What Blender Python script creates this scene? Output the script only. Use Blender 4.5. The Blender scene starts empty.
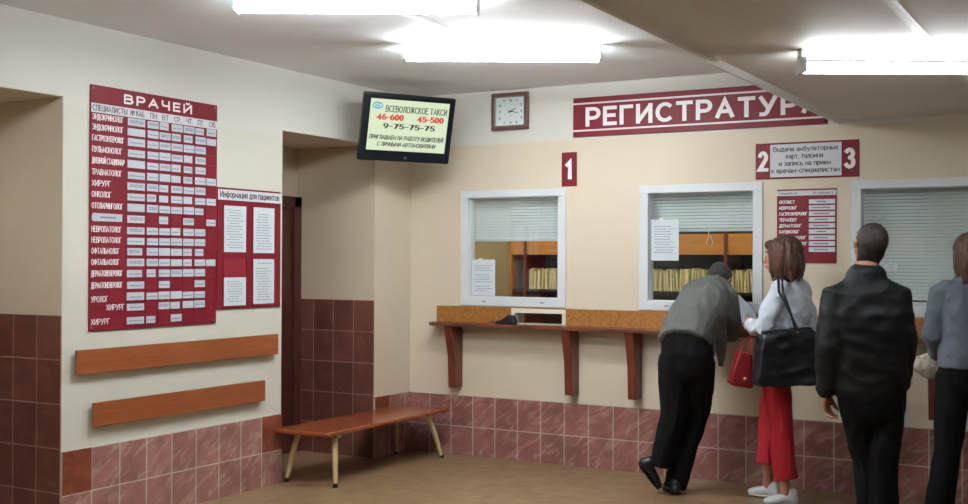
import bpy, bmesh, math, random
from mathutils import Vector, Matrix, noise
random.seed(7)
PI = math.pi
S = bpy.context.scene
COL = S.collection
Vc = Vector

# ------------------------------------------------------------------ measures
F_PX, YAW, PITCH, ROLL, EYE = 1150.6, math.radians(29.649), math.radians(.421), math.radians(.242), 1.57
YB, XA = 8.007, -5.26          # back wall plane (Y), left wall plane (X)
ZC, ZL = 2.922, 2.533          # high ceiling, low ceiling
XR = -6.036                    # far wall of the recesses
CAMP = Vc((0, 0, EYE))

def ray(px, py):
    u = (px-484)/F_PX; v = (252-py)/F_PX
    c, s = math.cos(ROLL), math.sin(ROLL); u, v = c*u-s*v, s*u+c*v
    d = Vc((u, 1, v))
    c, s = math.cos(PITCH), math.sin(PITCH); d = Vc((d.x, c*d.y-s*d.z, s*d.y+c*d.z))
    c, s = math.cos(YAW), math.sin(YAW)
    return Vc((c*d.x-s*d.y, s*d.x+c*d.y, d.z))
def PY(px, py, Y):
    d = ray(px, py); return CAMP + d*(Y/d.y)
def PZ(px, py, Z):
    d = ray(px, py); return CAMP + d*((Z-EYE)/d.z)
def PD(px, py, dep):
    return CAMP + ray(px, py)*dep
IR = Vc((math.cos(YAW), math.sin(YAW), 0))        # image right, in the world
AW = Vc((-math.sin(YAW), math.cos(YAW), 0))       # away from the viewer
UP = Vc((0, 0, 1))

# ------------------------------------------------------------------ materials
def srgb(r, g, b):
    f = lambda c: ((c/255+.055)/1.055)**2.4 if c/255 > .04045 else c/255/12.92
    return (f(r), f(g), f(b), 1)
def mat(name, rgb, rough=.6, metal=0, spec=.5, noise_amt=0, nscale=8, bump=0, bscale=60, emit=0, stretch=None, tex='uv', coat=0):
    m = bpy.data.materials.new(name); m.use_nodes = True
    nt = m.node_tree; N = nt.nodes; L = nt.links
    b = N['Principled BSDF']
    c = srgb(*rgb)
    b.inputs['Base Color'].default_value = c
    b.inputs['Roughness'].default_value = rough
    b.inputs['Metallic'].default_value = metal
    b.inputs['Specular IOR Level'].default_value = spec
    if coat: b.inputs['Coat Weight'].default_value = coat; b.inputs['Coat Roughness'].default_value = .12
    if emit:
        b.inputs['Base Color'].default_value = (.01, .01, .01, 1)
        b.inputs['Emission Color'].default_value = c
        b.inputs['Emission Strength'].default_value = emit
    if noise_amt or bump:
        tc = N.new('ShaderNodeTexCoord'); mp = N.new('ShaderNodeMapping')
        L.new(tc.outputs['Object'], mp.inputs[0])
        if stretch: mp.inputs['Scale'].default_value = stretch
    if noise_amt:
        nz = N.new('ShaderNodeTexNoise'); nz.inputs['Scale'].default_value = nscale; nz.inputs['Detail'].default_value = 6
        L.new(mp.outputs[0], nz.inputs[0])
        rp = N.new('ShaderNodeValToRGB')
        k0, k1 = 1-noise_amt, 1+noise_amt
        rp.color_ramp.elements[0].position = .3; rp.color_ramp.elements[1].position = .7
        rp.color_ramp.elements[0].color = (c[0]*k0, c[1]*k0, c[2]*k0, 1)
        rp.color_ramp.elements[1].color = (min(1, c[0]*k1), min(1, c[1]*k1), min(1, c[2]*k1), 1)
        L.new(nz.outputs[0], rp.inputs[0]); L.new(rp.outputs[0], b.inputs['Base Color'])
    if bump:
        n2 = N.new('ShaderNodeTexNoise'); n2.inputs['Scale'].default_value = bscale; n2.inputs['Detail'].default_value = 4
        L.new(mp.outputs[0], n2.inputs[0])
        bp = N.new('ShaderNodeBump'); bp.inputs['Strength'].default_value = bump; bp.inputs['Distance'].default_value = .01
        L.new(n2.outputs[0], bp.inputs['Height']); L.new(bp.outputs[0], b.inputs['Normal'])
    return m

def wood(name, dark, light, scale=(1, 14, 14), rough=.35, ns=2.5):
    m = bpy.data.materials.new(name); m.use_nodes = True
    nt = m.node_tree; N = nt.nodes; L = nt.links; b = N['Principled BSDF']
    tc = N.new('ShaderNodeTexCoord'); mp = N.new('ShaderNodeMapping'); mp.inputs['Scale'].default_value = scale
    L.new(tc.outputs['Object'], mp.inputs[0])
    nz = N.new('ShaderNodeTexNoise'); nz.inputs['Scale'].default_value = ns; nz.inputs['Detail'].default_value = 5; nz.inputs['Distortion'].default_value = 1.2
    L.new(mp.outputs[0], nz.inputs[0])
    rp = N.new('ShaderNodeValToRGB'); e = rp.color_ramp.elements
    e[0].position = .3; e[1].position = .72; e[0].color = srgb(*dark); e[1].color = srgb(*light)
    L.new(nz.outputs[0], rp.inputs[0]); L.new(rp.outputs[0], b.inputs['Base Color'])
    b.inputs['Roughness'].default_value = rough
    return m

def tile_mat(name, c1, c2, grout, w, h, rough=.3, vein=(190, 150, 140), vein_amt=.35, mortar=.0035):
    """square tiles laid out in metres on the UV map, marbled per tile"""
    m = bpy.data.materials.new(name); m.use_nodes = True
    nt = m.node_tree; N = nt.nodes; L = nt.links; b = N['Principled BSDF']
    uv = N.new('ShaderNodeUVMap')
    br = N.new('ShaderNodeTexBrick'); br.offset = 0; br.squash = 1
    br.inputs['Scale'].default_value = 1; br.inputs['Brick Width'].default_value = w; br.inputs['Row Height'].default_value = h
    br.inputs['Mortar Size'].default_value = mortar; br.inputs['Mortar Smooth'].default_value = .2; br.inputs['Bias'].default_value = 0
    br.inputs['Color1'].default_value = srgb(*c1); br.inputs['Color2'].default_value = srgb(*c2); br.inputs['Mortar'].default_value = srgb(*grout)
    L.new(uv.outputs[0], br.inputs[0])
    # diagonal marbling
    m0 = N.new('ShaderNodeMapping'); m0.inputs['Rotation'].default_value = (0, 0, math.radians(-38)); L.new(uv.outputs[0], m0.inputs[0])
    mp = N.new('ShaderNodeMapping'); mp.inputs['Scale'].default_value = (6, 17, 1)
    L.new(m0.outputs[0], mp.inputs[0])
    nz = N.new('ShaderNodeTexNoise'); nz.inputs['Scale'].default_value = 1.1; nz.inputs['Detail'].default_value = 7; nz.inputs['Distortion'].default_value = 1.0
    L.new(mp.outputs[0], nz.inputs[0])
    rp = N.new('ShaderNodeValToRGB'); e = rp.color_ramp.elements
    e[0].position = .5; e[1].position = .7; e[0].color = (0, 0, 0, 1); e[1].color = (vein_amt,)*3+(1,)
    L.new(nz.outputs[0], rp.inputs[0])
    mx = N.new('ShaderNodeMix'); mx.data_type = 'RGBA'
    L.new(rp.outputs[0], mx.inputs['Factor']); L.new(br.outputs['Color'], mx.inputs['A']); mx.inputs['B'].default_value = srgb(*vein)
    mx2 = N.new('ShaderNodeMix'); mx2.data_type = 'RGBA'
    L.new(br.outputs['Fac'], mx2.inputs['Factor']); L.new(mx.outputs['Result'], mx2.inputs['A']); mx2.inputs['B'].default_value = srgb(*grout)
    n2 = N.new('ShaderNodeTexNoise'); n2.inputs['Scale'].default_value = 7; n2.inputs['Detail'].default_value = 8
    L.new(uv.outputs[0], n2.inputs[0])
    mr = N.new('ShaderNodeMapRange'); mr.inputs['From Min'].default_value = .3; mr.inputs['From Max'].default_value = .7; mr.inputs['To Min'].default_value = .8; mr.inputs['To Max'].default_value = 1.2
    L.new(n2.outputs[0], mr.inputs[0])
    mx3 = N.new('ShaderNodeMix'); mx3.data_type = 'RGBA'; mx3.blend_type = 'MULTIPLY'; mx3.inputs['Factor'].default_value = 1
    L.new(mx2.outputs['Result'], mx3.inputs['A']); L.new(mr.outputs[0], mx3.inputs['B'])
    L.new(mx3.outputs['Result'], b.inputs['Base Color'])
    b.inputs['Roughness'].default_value = rough
    bp = N.new('ShaderNodeBump'); bp.inputs['Strength'].default_value = .3; bp.inputs['Distance'].default_value = .002; bp.invert = True
    L.new(br.outputs['Fac'], bp.inputs['Height']); L.new(bp.outputs[0], b.inputs['Normal'])
    return m

def wall_paint(name, low, high, zsplit):
    """cream paint with a white frieze above zsplit (world height)"""
    m = bpy.data.materials.new(name); m.use_nodes = True
    nt = m.node_tree; N = nt.nodes; L = nt.links; b = N['Principled BSDF']
    g = N.new('ShaderNodeNewGeometry'); sp = N.new('ShaderNodeSeparateXYZ'); L.new(g.outputs['Position'], sp.inputs[0])
    nz = N.new('ShaderNodeTexNoise'); nz.inputs['Scale'].default_value = 3; L.new(g.outputs['Position'], nz.inputs[0])
    a = N.new('ShaderNodeMath'); a.operation = 'MULTIPLY_ADD'; a.inputs[1].default_value = .02
    L.new(nz.outputs[0], a.inputs[0]); L.new(sp.outputs['Z'], a.inputs[2])
    st = N.new('ShaderNodeMapRange'); st.inputs['From Min'].default_value = zsplit; st.inputs['From Max'].default_value = zsplit+.02
    L.new(a.outputs[0], st.inputs[0])
    n2 = N.new('ShaderNodeTexNoise'); n2.inputs['Scale'].default_value = 1.3; n2.inputs['Detail'].default_value = 5; L.new(g.outputs['Position'], n2.inputs[0])
    mr = N.new('ShaderNodeMapRange'); mr.inputs['To Min'].default_value = .94; mr.inputs['To Max'].default_value = 1.05
    L.new(n2.outputs[0], mr.inputs[0])
    mx = N.new('ShaderNodeMix'); mx.data_type = 'RGBA'; L.new(st.outputs[0], mx.inputs['Factor'])
    mx.inputs['A'].default_value = srgb(*low); mx.inputs['B'].default_value = srgb(*high)
    m3 = N.new('ShaderNodeMix'); m3.data_type = 'RGBA'; m3.blend_type = 'MULTIPLY'; m3.inputs['Factor'].default_value = 1
    L.new(mx.outputs['Result'], m3.inputs['A']); L.new(mr.outputs[0], m3.inputs['B'])
    L.new(m3.outputs['Result'], b.inputs['Base Color'])
    b.inputs['Roughness'].default_value = .55
    n4 = N.new('ShaderNodeTexNoise'); n4.inputs['Scale'].default_value = 90; L.new(g.outputs['Position'], n4.inputs[0])
    bp = N.new('ShaderNodeBump'); bp.inputs['Strength'].default_value = .12; bp.inputs['Distance'].default_value = .004
    L.new(n4.outputs[0], bp.inputs['Height']); L.new(bp.outputs[0], b.inputs['Normal'])
    return m

def glass_mat():
    m = bpy.data.materials.new('window_glass'); m.use_nodes = True
    nt = m.node_tree; N = nt.nodes; L = nt.links; N.clear()
    o = N.new('ShaderNodeOutputMaterial'); t = N.new('ShaderNodeBsdfTransparent'); g = N.new('ShaderNodeBsdfGlossy')
    t.inputs[0].default_value = (.95, .97, .96, 1); g.inputs['Roughness'].default_value = .03
    fr = N.new('ShaderNodeFresnel'); ge = N.new('ShaderNodeNewGeometry'); ma = N.new('ShaderNodeMath'); ma.operation = 'MULTIPLY_ADD'; ma.inputs[1].default_value = -.925; ma.inputs[2].default_value = 1.55
    L.new(ge.outputs['Backfacing'], ma.inputs[0]); L.new(ma.outputs[0], fr.inputs[0])
    mx = N.new('ShaderNodeMixShader'); L.new(fr.outputs[0], mx.inputs[0]); L.new(t.outputs[0], mx.inputs[1]); L.new(g.outputs[0], mx.inputs[2])
    L.new(mx.outputs[0], o.inputs[0]); return m

M = {}
M['wall_left'] = wall_paint('pale_wall_paint', (208, 207, 194), (210, 210, 202), 2.44)
M['wall_back'] = wall_paint('cream_wall_paint', (211, 199, 177), (212, 210, 200), 2.50)
M['recess'] = mat('beige_recess_paint', (202, 188, 166), .6, noise_amt=.04, nscale=2)
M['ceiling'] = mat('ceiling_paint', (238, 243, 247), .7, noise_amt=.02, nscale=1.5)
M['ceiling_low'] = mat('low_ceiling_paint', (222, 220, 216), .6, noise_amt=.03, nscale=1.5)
M['white_plastic'] = mat('white_plastic', (212, 217, 220), .35)
M['cream_plastic'] = mat('cream_paint', (222, 218, 200), .4)
M['seam'] = mat('ceiling_seam', (225, 225, 222), .4)
M['grout_floor'] = tile_mat('brown_floor_tiles', (142, 118, 87), (134, 110, 80), (118, 98, 72), .33, .33, .33, (160, 132, 98), .7, .003)
M['dado_left'] = tile_mat('pink_marbled_tiles', (152, 108, 100), (142, 98, 91), (186, 172, 160), .2117, .25, .24, (192, 160, 151), .5, .0045)
M['dado_back'] = tile_mat('pink_marbled_wall_tiles', (144, 96, 89), (130, 85, 79), (180, 162, 150), .205, .25, .24, (186, 150, 141), .5, .0045)
M['dado_dark'] = tile_mat('dark_red_brown_tiles', (108, 66, 56), (94, 55, 47), (150, 124, 110), .2, .25, .3, (128, 84, 70), .35, .004)
M['tile_rust'] = mat('rust_brown_tile', (122, 62, 44), .25, noise_amt=.3, nscale=14)
M['rust'] = M['tile_rust']
M['burgundy'] = mat('burgundy_plastic', (116, 18, 34), .5, spec=.3)
M['burgundy_dark'] = mat('burgundy_pocket', (128, 32, 44), .45, spec=.3)
M['board_white'] = mat('white_vinyl', (208, 209, 214), .5)
M['paper'] = mat('paper', (202, 211, 216), .7)
M['card'] = mat('schedule_card_paper', (184, 192, 200), .6)
M['print'] = mat('printed_ink', (128, 134, 144), .8)
M['ink'] = mat('dark_ink', (58, 52, 62), .7)
M['letter_white'] = mat('white_lettering', (235, 232, 232), .4)
M['line_white'] = mat('white_pinstripe', (226, 214, 214), .35)
M['screw'] = mat('screw_metal', (70, 50, 52), .35, .8)
M['wood_orange'] = wood('orange_brown_wood', (128, 68, 34), (148, 82, 44), (14, 1.2, 14), .38)
M['wood_bench'] = wood('varnished_bench_wood', (126, 62, 34), (148, 78, 44), (14, 1.2, 14), .22)
M['wood_dark'] = wood('dark_red_wood', (84, 38, 26), (118, 56, 38), (12, 12, 1.5), .3)
M['wood_counter'] = wood('brown_counter_wood', (88, 46, 34), (120, 68, 48), (1.2, 14, 14), .25)
M['wood_shelf'] = wood('yellow_brown_shelf_wood', (178, 112, 44), (198, 130, 58), (1.2, 10, 10), .4)
M['wood_pale'] = wood('pale_leg_wood', (178, 156, 108), (200, 180, 132), (14, 14, 1.5), .4)
M['chipboard'] = mat('chipboard', (152, 100, 42), .45, noise_amt=.3, nscale=42)
M['door'] = wood('dark_brown_door', (66, 34, 28), (84, 44, 36), (10, 10, 1.2), .35)
M['black'] = mat('black_plastic', (22, 24, 30), .3)
M['tv_black'] = mat('blue_black_tv_plastic', (13, 18, 25), .3)
M['screen'] = mat('lit_tv_screen', (228, 243, 206), .5, emit=.56)
M['screen_text'] = mat('screen_grey_text', (92, 100, 88), .5, emit=.5)
M['screen_black'] = mat('screen_black_text', (36, 44, 38), .5, emit=.4)
M['screen_red'] = mat('screen_red_text', (226, 66, 56), .5, emit=.56)
M['screen_blue'] = mat('screen_blue_logo', (96, 178, 226), .5, emit=.56)
M['metal'] = mat('grey_metal', (120, 122, 124), .35, .9)
M['blind'] = mat('grey_white_blind', (206, 213, 214), .5)
M['glass'] = glass_mat()
M['office_wall'] = mat('office_beige_wall', (206, 184, 138), .7, noise_amt=.03)
M['office_dark'] = mat('dark_shelf_interior', (40, 28, 22), .7)
M['record'] = mat('cream_record_card', (232, 214, 160), .7, noise_amt=.12, nscale=30)
M['clock_frame'] = mat('brown_clock_frame', (98, 66, 60), .3, coat=.4)
M['clock_face'] = mat('white_clock_face', (214, 224, 222), .4)
M['silver'] = mat('silver_rim', (210, 200, 196), .2, .7)
def lamp_mat(strength):
    m = bpy.data.materials.new('lit_fluorescent_tube'); m.use_nodes = True
    b = m.node_tree.nodes['Principled BSDF']; b.inputs['Emission Color'].default_value = (.93, .97, 1, 1); b.inputs['Emission Strength'].default_value = strength
    return m
M['tube'] = lamp_mat(62)
M['tube_office'] = lamp_mat(30)
M['tube_low'] = lamp_mat(17)
# clothing, skin, hair
M['skin'] = mat('skin', (186, 132, 108), .5, noise_amt=.06, nscale=12)
M['hair_black'] = mat('black_hair', (24, 20, 20), .4, bump=.6, bscale=60, stretch=(6, 6, 1))
M['hair_dark'] = mat('dark_brown_cropped_hair', (44, 34, 30), .55, noise_amt=.3, nscale=60, bump=.5, bscale=200)
M['hair_brown'] = mat('reddish_brown_hair', (84, 52, 38), .42, noise_amt=.55, nscale=12, bump=.9, bscale=22, stretch=(8, 8, .8))
M['hair_auburn'] = mat('auburn_hair', (92, 66, 50), .45, noise_amt=.45, nscale=12, bump=.9, bscale=22, stretch=(8, 8, .8))
M['jacket_grey'] = mat('grey_jacket_cloth', (88, 91, 87), .85, noise_amt=.06, nscale=30, bump=.25, bscale=40)
M['jacket_black'] = mat('black_jacket_cloth', (15, 17, 21), .6, spec=.35, bump=.2, bscale=16)
M['jacket_blue'] = mat('grey_blue_jacket_cloth', (96, 106, 116), .8, bump=.2, bscale=40)
M['blouse'] = mat('white_blouse_cloth', (206, 216, 228), .8, bump=.2, bscale=14)
M['trouser_black'] = mat('black_trouser_cloth', (11, 11, 13), .85, spec=.2, bump=.25, bscale=20)
M['trouser_red'] = mat('red_trouser_cloth', (168, 18, 34), .75, bump=.25, bscale=20)
M['leather_black'] = mat('black_bag_leather', (20, 24, 30), .45, bump=.2, bscale=60)
M['leather_red'] = mat('red_bag_leather', (128, 16, 28), .4, bump=.2, bscale=60)
M['bag_cream'] = mat('cream_bag_cloth', (196, 188, 170), .75, bump=.3, bscale=30)
M['shoe_black'] = mat('black_shoe_leather', (26, 27, 30), .4)
M['shoe_white'] = mat('white_shoe_leather', (216, 220, 224), .45)
M['eye_white'] = mat('eye_white', (225, 222, 216), .2)
M['eye_dark'] = mat('eye_iris', (50, 36, 28), .15)
M['lips'] = mat('lips', (160, 84, 78), .4)
M['gold'] = mat('brass_fitting', (200, 170, 110), .25, .9)

# ------------------------------------------------------------------ helpers
def box(bm, x0, x1, y0, y1, z0, z1, mi=0):
    vs = [bm.verts.new(p) for p in ((x0,y0,z0),(x1,y0,z0),(x1,y1,z0),(x0,y1,z0),(x0,y0,z1),(x1,y0,z1),(x1,y1,z1),(x0,y1,z1))]
    for q in ((0,3,2,1),(4,5,6,7),(0,1,5,4),(1,2,6,5),(2,3,7,6),(3,0,4,7)):
        f = bm.faces.new([vs[i] for i in q]); f.material_index = mi
    return vs
def prism(bm, poly, y0, y1, axis='y', mi=0):
    """extrude a 2-D outline; axis = extrusion axis"""
    def P(a, b, c):
        return {'y': (a, c, b), 'x': (c, a, b), 'z': (a, b, c)}[axis]
    A = [bm.verts.new(P(a, b, y0)) for a, b in poly]; B = [bm.verts.new(P(a, b, y1)) for a, b in poly]
    n = len(poly)
    for f in [bm.faces.new(A), bm.faces.new(B[::-1])]: f.material_index = mi
    for i in range(n):
        f = bm.faces.new((A[i], B[i], B[(i+1) % n], A[(i+1) % n])); f.material_index = mi
    bmesh.ops.recalc_face_normals(bm, faces=bm.faces[:])
def tube(bm, pts, rads, side=Vc((1, 0, 0)), n=14, mi=0, dome=True, dome0=None, dome1=None):
    """closed lofted limb; radii are r or (along side, across)"""
    pts = [Vc(p) for p in pts]; rr = [(r, r) if not isinstance(r, tuple) else r for r in rads]
    rings = []
    def ring(c, t, r, k=1):
        s = side - t*side.dot(t)
        if s.length < 1e-4: s = t.orthogonal()
        s.normalize(); o = t.cross(s)
        return [bm.verts.new(c + s*(math.cos(2*PI*i/n)*r[0]*k) + o*(math.sin(2*PI*i/n)*r[1]*k)) for i in range(n)]
    m = len(pts)
    tans = []
    for i in range(m):
        a = pts[max(0, i-1)]; b = pts[min(m-1, i+1)]; tans.append((b-a).normalized())
    def ends(c, t, r, dm):
        q = min(r)
        return [(c + t*q*math.sin(a), math.cos(a)) for a in ((.35, .75, 1.15) if dm else (.1,))]
    seq = []
    st = ends(pts[0], -tans[0], rr[0], dome if dome0 is None else dome0)[::-1]
    for c, k in st: seq.append((c, tans[0], rr[0], k))
    for p, t, r in zip(pts, tans, rr): seq.append((p, t, r, 1))
    for c, k in ends(pts[-1], tans[-1], rr[-1], dome if dome1 is None else dome1): seq.append((c, tans[-1], rr[-1], k))
    for c, t, r, k in seq: rings.append(ring(c, t, r, k))
    for a, b in zip(rings, rings[1:]):
        for i in range(n):
            f = bm.faces.new((a[i], a[(i+1) % n], b[(i+1) % n], b[i])); f.material_index = mi; f.smooth = True
    for rg, rev in ((rings[0], True), (rings[-1], False)):
        f = bm.faces.new(rg[::-1] if rev else rg); f.material_index = mi; f.smooth = True
def ball(bm, c, r, axes=None, n=14, mi=0):
    """ellipsoid: r=(a,b,c) along axes (fwd, side, up)"""
    if not isinstance(r, tuple): r = (r, r, r)
    ax = axes or (Vc((1, 0, 0)), Vc((0, 1, 0)), Vc((0, 0, 1)))
    res = bmesh.ops.create_uvsphere(bm, u_segments=n, v_segments=n-2, radius=1)
    for v in res['verts']:
        p = v.co.copy(); v.co = Vc(c) + ax[0]*p.x*r[0] + ax[1]*p.y*r[1] + ax[2]*p.z*r[2]
    for v in res['verts']:
        for f in v.link_faces: f.smooth = True; f.material_index = mi
def obj(name, bm, mats, parent=None, bevel=0, smooth=False, seg=2):
    bm.normal_update()
    me = bpy.data.meshes.new(name); bm.to_mesh(me); bm.free()
    for m in (mats if isinstance(mats, (list, tuple)) else [mats]): me.materials.append(M[m] if isinstance(m, str) else m)
    o = bpy.data.objects.new(name, me); COL.objects.link(o)
    if parent: o.parent = parent
    if smooth:
        for p in me.polygons: p.use_smooth = True
    if bevel:
        md = o.modifiers.new('bevel', 'BEVEL'); md.width = bevel; md.segments = seg; md.limit_method = 'ANGLE'; md.angle_limit = .6
    return o
def bake(o):
    dg = bpy.context.evaluated_depsgraph_get(); dg.update()
    me = bpy.data.meshes.new_from_object(o.evaluated_get(dg)); old = o.data
    o.modifiers.clear(); o.data = me; bpy.data.meshes.remove(old)
def organic(name, bm, m, parent, voxel=.01, smooth=6, fold=0, fs=(9, 9, 16), seed=0):
    """overlapping closed limbs grown together into one smooth skin, with folds"""
    o = obj(name, bm, m, None)
    r = o.modifiers.new('r', 'REMESH'); r.mode = 'VOXEL'; r.voxel_size = voxel; r.use_smooth_shade = True
    if smooth:
        s = o.modifiers.new('s', 'SMOOTH'); s.iterations = smooth; s.factor = .5
    bake(o)
    me = o.data
    if fold:
        nrm = [v.normal.copy() for v in me.vertices]
        for v, nn in zip(me.vertices, nrm):
            p = v.co; q = Vc((p.x*fs[0]+seed, p.y*fs[1], p.z*fs[2]))
            w = noise.noise(q); w2 = noise.noise(q*2.1)
            v.co = p + nn*fold*((1-2*abs(w)) * .8 + w2*.4 - .3)
    for p in me.polygons: p.use_smooth = True
    if not me.materials: me.materials.append(M[m])
    if parent:
        o.parent = parent
        o.matrix_parent_inverse = Matrix.Translation(-parent.location) if parent.rotation_euler.z == 0 else parent.matrix_basis.inverted()
    return o
def thing(name, label, cat, loc=(0, 0, 0), group=None, mw=None):
    o = bpy.data.objects.new(name, None); COL.objects.link(o); o.empty_display_size = .1
    if mw is not None: o.matrix_world = mw
    else: o.location = loc
    o['label'] = label; o['category'] = cat
    if group: o['group'] = group
    return o
def tag(o, label, cat, group=None):
    o['label'] = label; o['category'] = cat
    if group: o['group'] = group
    return o
def struct(name, bm, mats, parent=None, **k):
    o = obj(name, bm, mats, parent, **k)
    if not parent: o['kind'] = 'structure'
    return o
def frameA(y, z, off=0):      # local x along the left wall (+Y), y up, z out into the hall
    return Matrix(((0, 0, 1, XA+off), (1, 0, 0, y), (0, 1, 0, z), (0, 0, 0, 1)))
def frameB(x, z, off=0):      # the same on the back wall
    return Matrix(((1, 0, 0, x), (0, 0, -1, YB-off), (0, 1, 0, z), (0, 0, 0, 1)))
def arc(cx, cy, rx, ry, a0, a1, n=9):
    return [(cx+rx*math.cos(math.radians(a0+(a1-a0)*i/n)), cy+ry*math.sin(math.radians(a0+(a1-a0)*i/n))) for i in range(n+1)]
def bowl(x, w, y0, y1):
    r = (y1-y0)/2; return [(x, y1), (w-r*.9, y1)] + arc(w-r*.9, (y0+y1)/2, r*.9, r, 90, -90, 7)[1:] + [(x, y0)]
GL = {   # upright capitals drawn with a broad pen: width, strokes
 'А': (.72, [[(0, 0), (.36, 1), (.72, 0)], [(.13, .32), (.59, .32)]]), 'Б': (.6, [[(.55, 1), (0, 1), (0, 0)], bowl(0, .6, 0, .55)]),
 'В': (.6, [[(0, 0), (0, 1)], bowl(0, .57, .53, 1), bowl(0, .62, 0, .53)]), 'Г': (.5, [[(0, 0), (0, 1), (.5, 1)]]),
 'Д': (.7, [[(0, -.18), (0, 0), (.7, 0), (.7, -.18)], [(.1, 0), (.2, 1), (.6, 1), (.6, 0)]]), 'Е': (.52, [[(.52, 0), (0, 0), (0, 1), (.52, 1)], [(0, .52), (.46, .52)]]),
 'Ж': (.9, [[(.45, 0), (.45, 1)], [(0, 1), (.3, .52), (0, 0)], [(.9, 1), (.6, .52), (.9, 0)], [(.3, .52), (.6, .52)]]),
 'З': (.56, [arc(.27, .76, .27, .24, 150, -90, 8), arc(.27, .27, .3, .27, 90, -150, 8)]),
 'И': (.64, [[(0, 1), (0, 0)], [(.64, 1), (.64, 0)], [(0, 0), (.64, 1)]]), 'Й': (.64, [[(0, 1), (0, 0)], [(.64, 1), (.64, 0)], [(0, 0), (.64, 1)], arc(.32, 1.27, .14, .11, 190, 350, 5)]),
 'К': (.6, [[(0, 0), (0, 1)], [(.58, 1), (0, .46)], [(.16, .58), (.62, 0)]]), 'Л': (.62, [[(0, 0), (.08, .05), (.14, .3), (.16, 1), (.62, 1), (.62, 0)]]),
 'М': (.78, [[(0, 0), (0, 1), (.39, .2), (.78, 1), (.78, 0)]]), 'Н': (.62, [[(0, 0), (0, 1)], [(.62, 0), (.62, 1)], [(0, .52), (.62, .52)]]),
 'О': (.76, [arc(.38, .5, .38, .5, 0, 360, 18)]), 'П': (.62, [[(0, 0), (0, 1), (.62, 1), (.62, 0)]]), 'Р': (.58, [[(0, 0), (0, 1)], bowl(0, .6, .42, 1)]),
 'С': (.68, [arc(.38, .5, .38, .5, 48, 312, 14)]), 'Т': (.62, [[(0, 1), (.62, 1)], [(.31, 1), (.31, 0)]]), 'У': (.66, [[(0, 1), (.35, .34)], [(.66, 1), (.27, .08), (.18, 0), (.04, 0)]]),
 'Ф': (.8, [[(.4, -.04), (.4, 1.04)], arc(.4, .53, .4, .33, 0, 360, 14)]), 'Х': (.66, [[(0, 1), (.66, 0)], [(.66, 1), (0, 0)]]), 'Ц': (.68, [[(0, 1), (0, 0), (.68, 0), (.68, -.18)], [(.58, 1), (.58, 0)]]),
 'Ч': (.58, [[(.58, 0), (.58, 1)], [(0, 1), (0, .6), (.08, .46), (.2, .42), (.58, .46)]]), 'Ш': (.84, [[(0, 1), (0, 0), (.84, 0), (.84, 1)], [(.42, 0), (.42, 1)]]),
 'Ы': (.82, [[(0, 1), (0, 0)], bowl(0, .54, 0, .56), [(.82, 0), (.82, 1)]]), 'Ь': (.58, [[(0, 1), (0, 0)], bowl(0, .58, 0, .56)]),
 'Э': (.68, [arc(.30, .5, .38, .5, 132, -132, 14), [(.2, .52), (.66, .52)]]), 'Ю': (.95, [[(0, 0), (0, 1)], [(0, .52), (.28, .52)], arc(.61, .5, .33, .5, 0, 360, 16)]),
 'Я': (.58, [[(.58, 0), (.58, 1)], [(.58, 1), (.24, 1)] + arc(.24, .72, .23, .28, 90, 270, 7)[1:] + [(.58, .44)], [(.26, .44), (0, 0)]]),
 '0': (.56, [arc(.28, .5, .28, .5, 0, 360, 16)]), '1': (.34, [[(0, .76), (.28, .98), (.28, 0)]]), '2': (.56, [arc(.28, .72, .27, .28, 165, -20, 8) + [(.0, 0), (.58, 0)]]),
 '3': (.56, [arc(.27, .76, .26, .24, 155, -90, 8), arc(.27, .27, .3, .27, 90, -155, 8)]), '4': (.6, [[(.44, 0), (.44, 1), (0, .3), (.6, .3)]]),
 '5': (.56, [[(.52, 1), (.1, 1), (.04, .55)] + arc(.26, .33, .3, .33, 130, -150, 9)]), '6': (.58, [arc(.29, .32, .29, .32, 0, 360, 14), [(.02, .4), (.12, .75), (.4, 1)]]),
 '7': (.54, [[(0, 1), (.54, 1), (.18, 0)]]), '8': (.56, [arc(.28, .75, .24, .25, 0, 360, 12), arc(.28, .26, .28, .26, 0, 360, 14)]), '9': (.58, [arc(.29, .68, .29, .32, 0, 360, 14), [(.56, .6), (.46, .25), (.18, 0)]]), '-': (.34, [[(0, .46), (.34, .46)]]),
 '.': (.04, [[(0, 0), (.04, 0)]]), '№': (1.25, [[(0, 0), (0, 1)], [(0, 1), (.58, 0)], [(.58, 0), (.58, 1)], arc(1.04, .66, .17, .24, 0, 360, 10), [(.88, .16), (1.22, .16)]]),
}
GLS = {   # small letters that differ from the capitals
 'а': (.44, [arc(.21, .52, .21, .2, 160, 0, 6) + [(.42, 0)], arc(.2, .2, .2, .19, 50, 330, 9)]), 'б': (.48, [arc(.24, .33, .24, .33, 0, 360, 14), [(.01, .4), (.06, .78), (.2, .95), (.46, 1)]]),
 'у': (.46, [[(0, .72), (.24, .06)], [(.46, .72), (.17, -.2), (.02, -.26)]]), 'р': (.46, [[(0, -.27), (0, .72)], arc(.23, .36, .23, .36, 0, 360, 14)]),
 'е': (.46, [[(0, .38), (.46, .38)] + arc(.23, .36, .23, .36, 8, 320, 13)]), 'ф': (.7, [[(.35, -.27), (.35, 1)], arc(.35, .36, .35, .34, 0, 360, 16)]), ',': (.06, [[(.05, .04), (0, -.14)]]),
 'i': (.1, [[(.05, 0), (.05, .7)]]),
}
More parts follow.
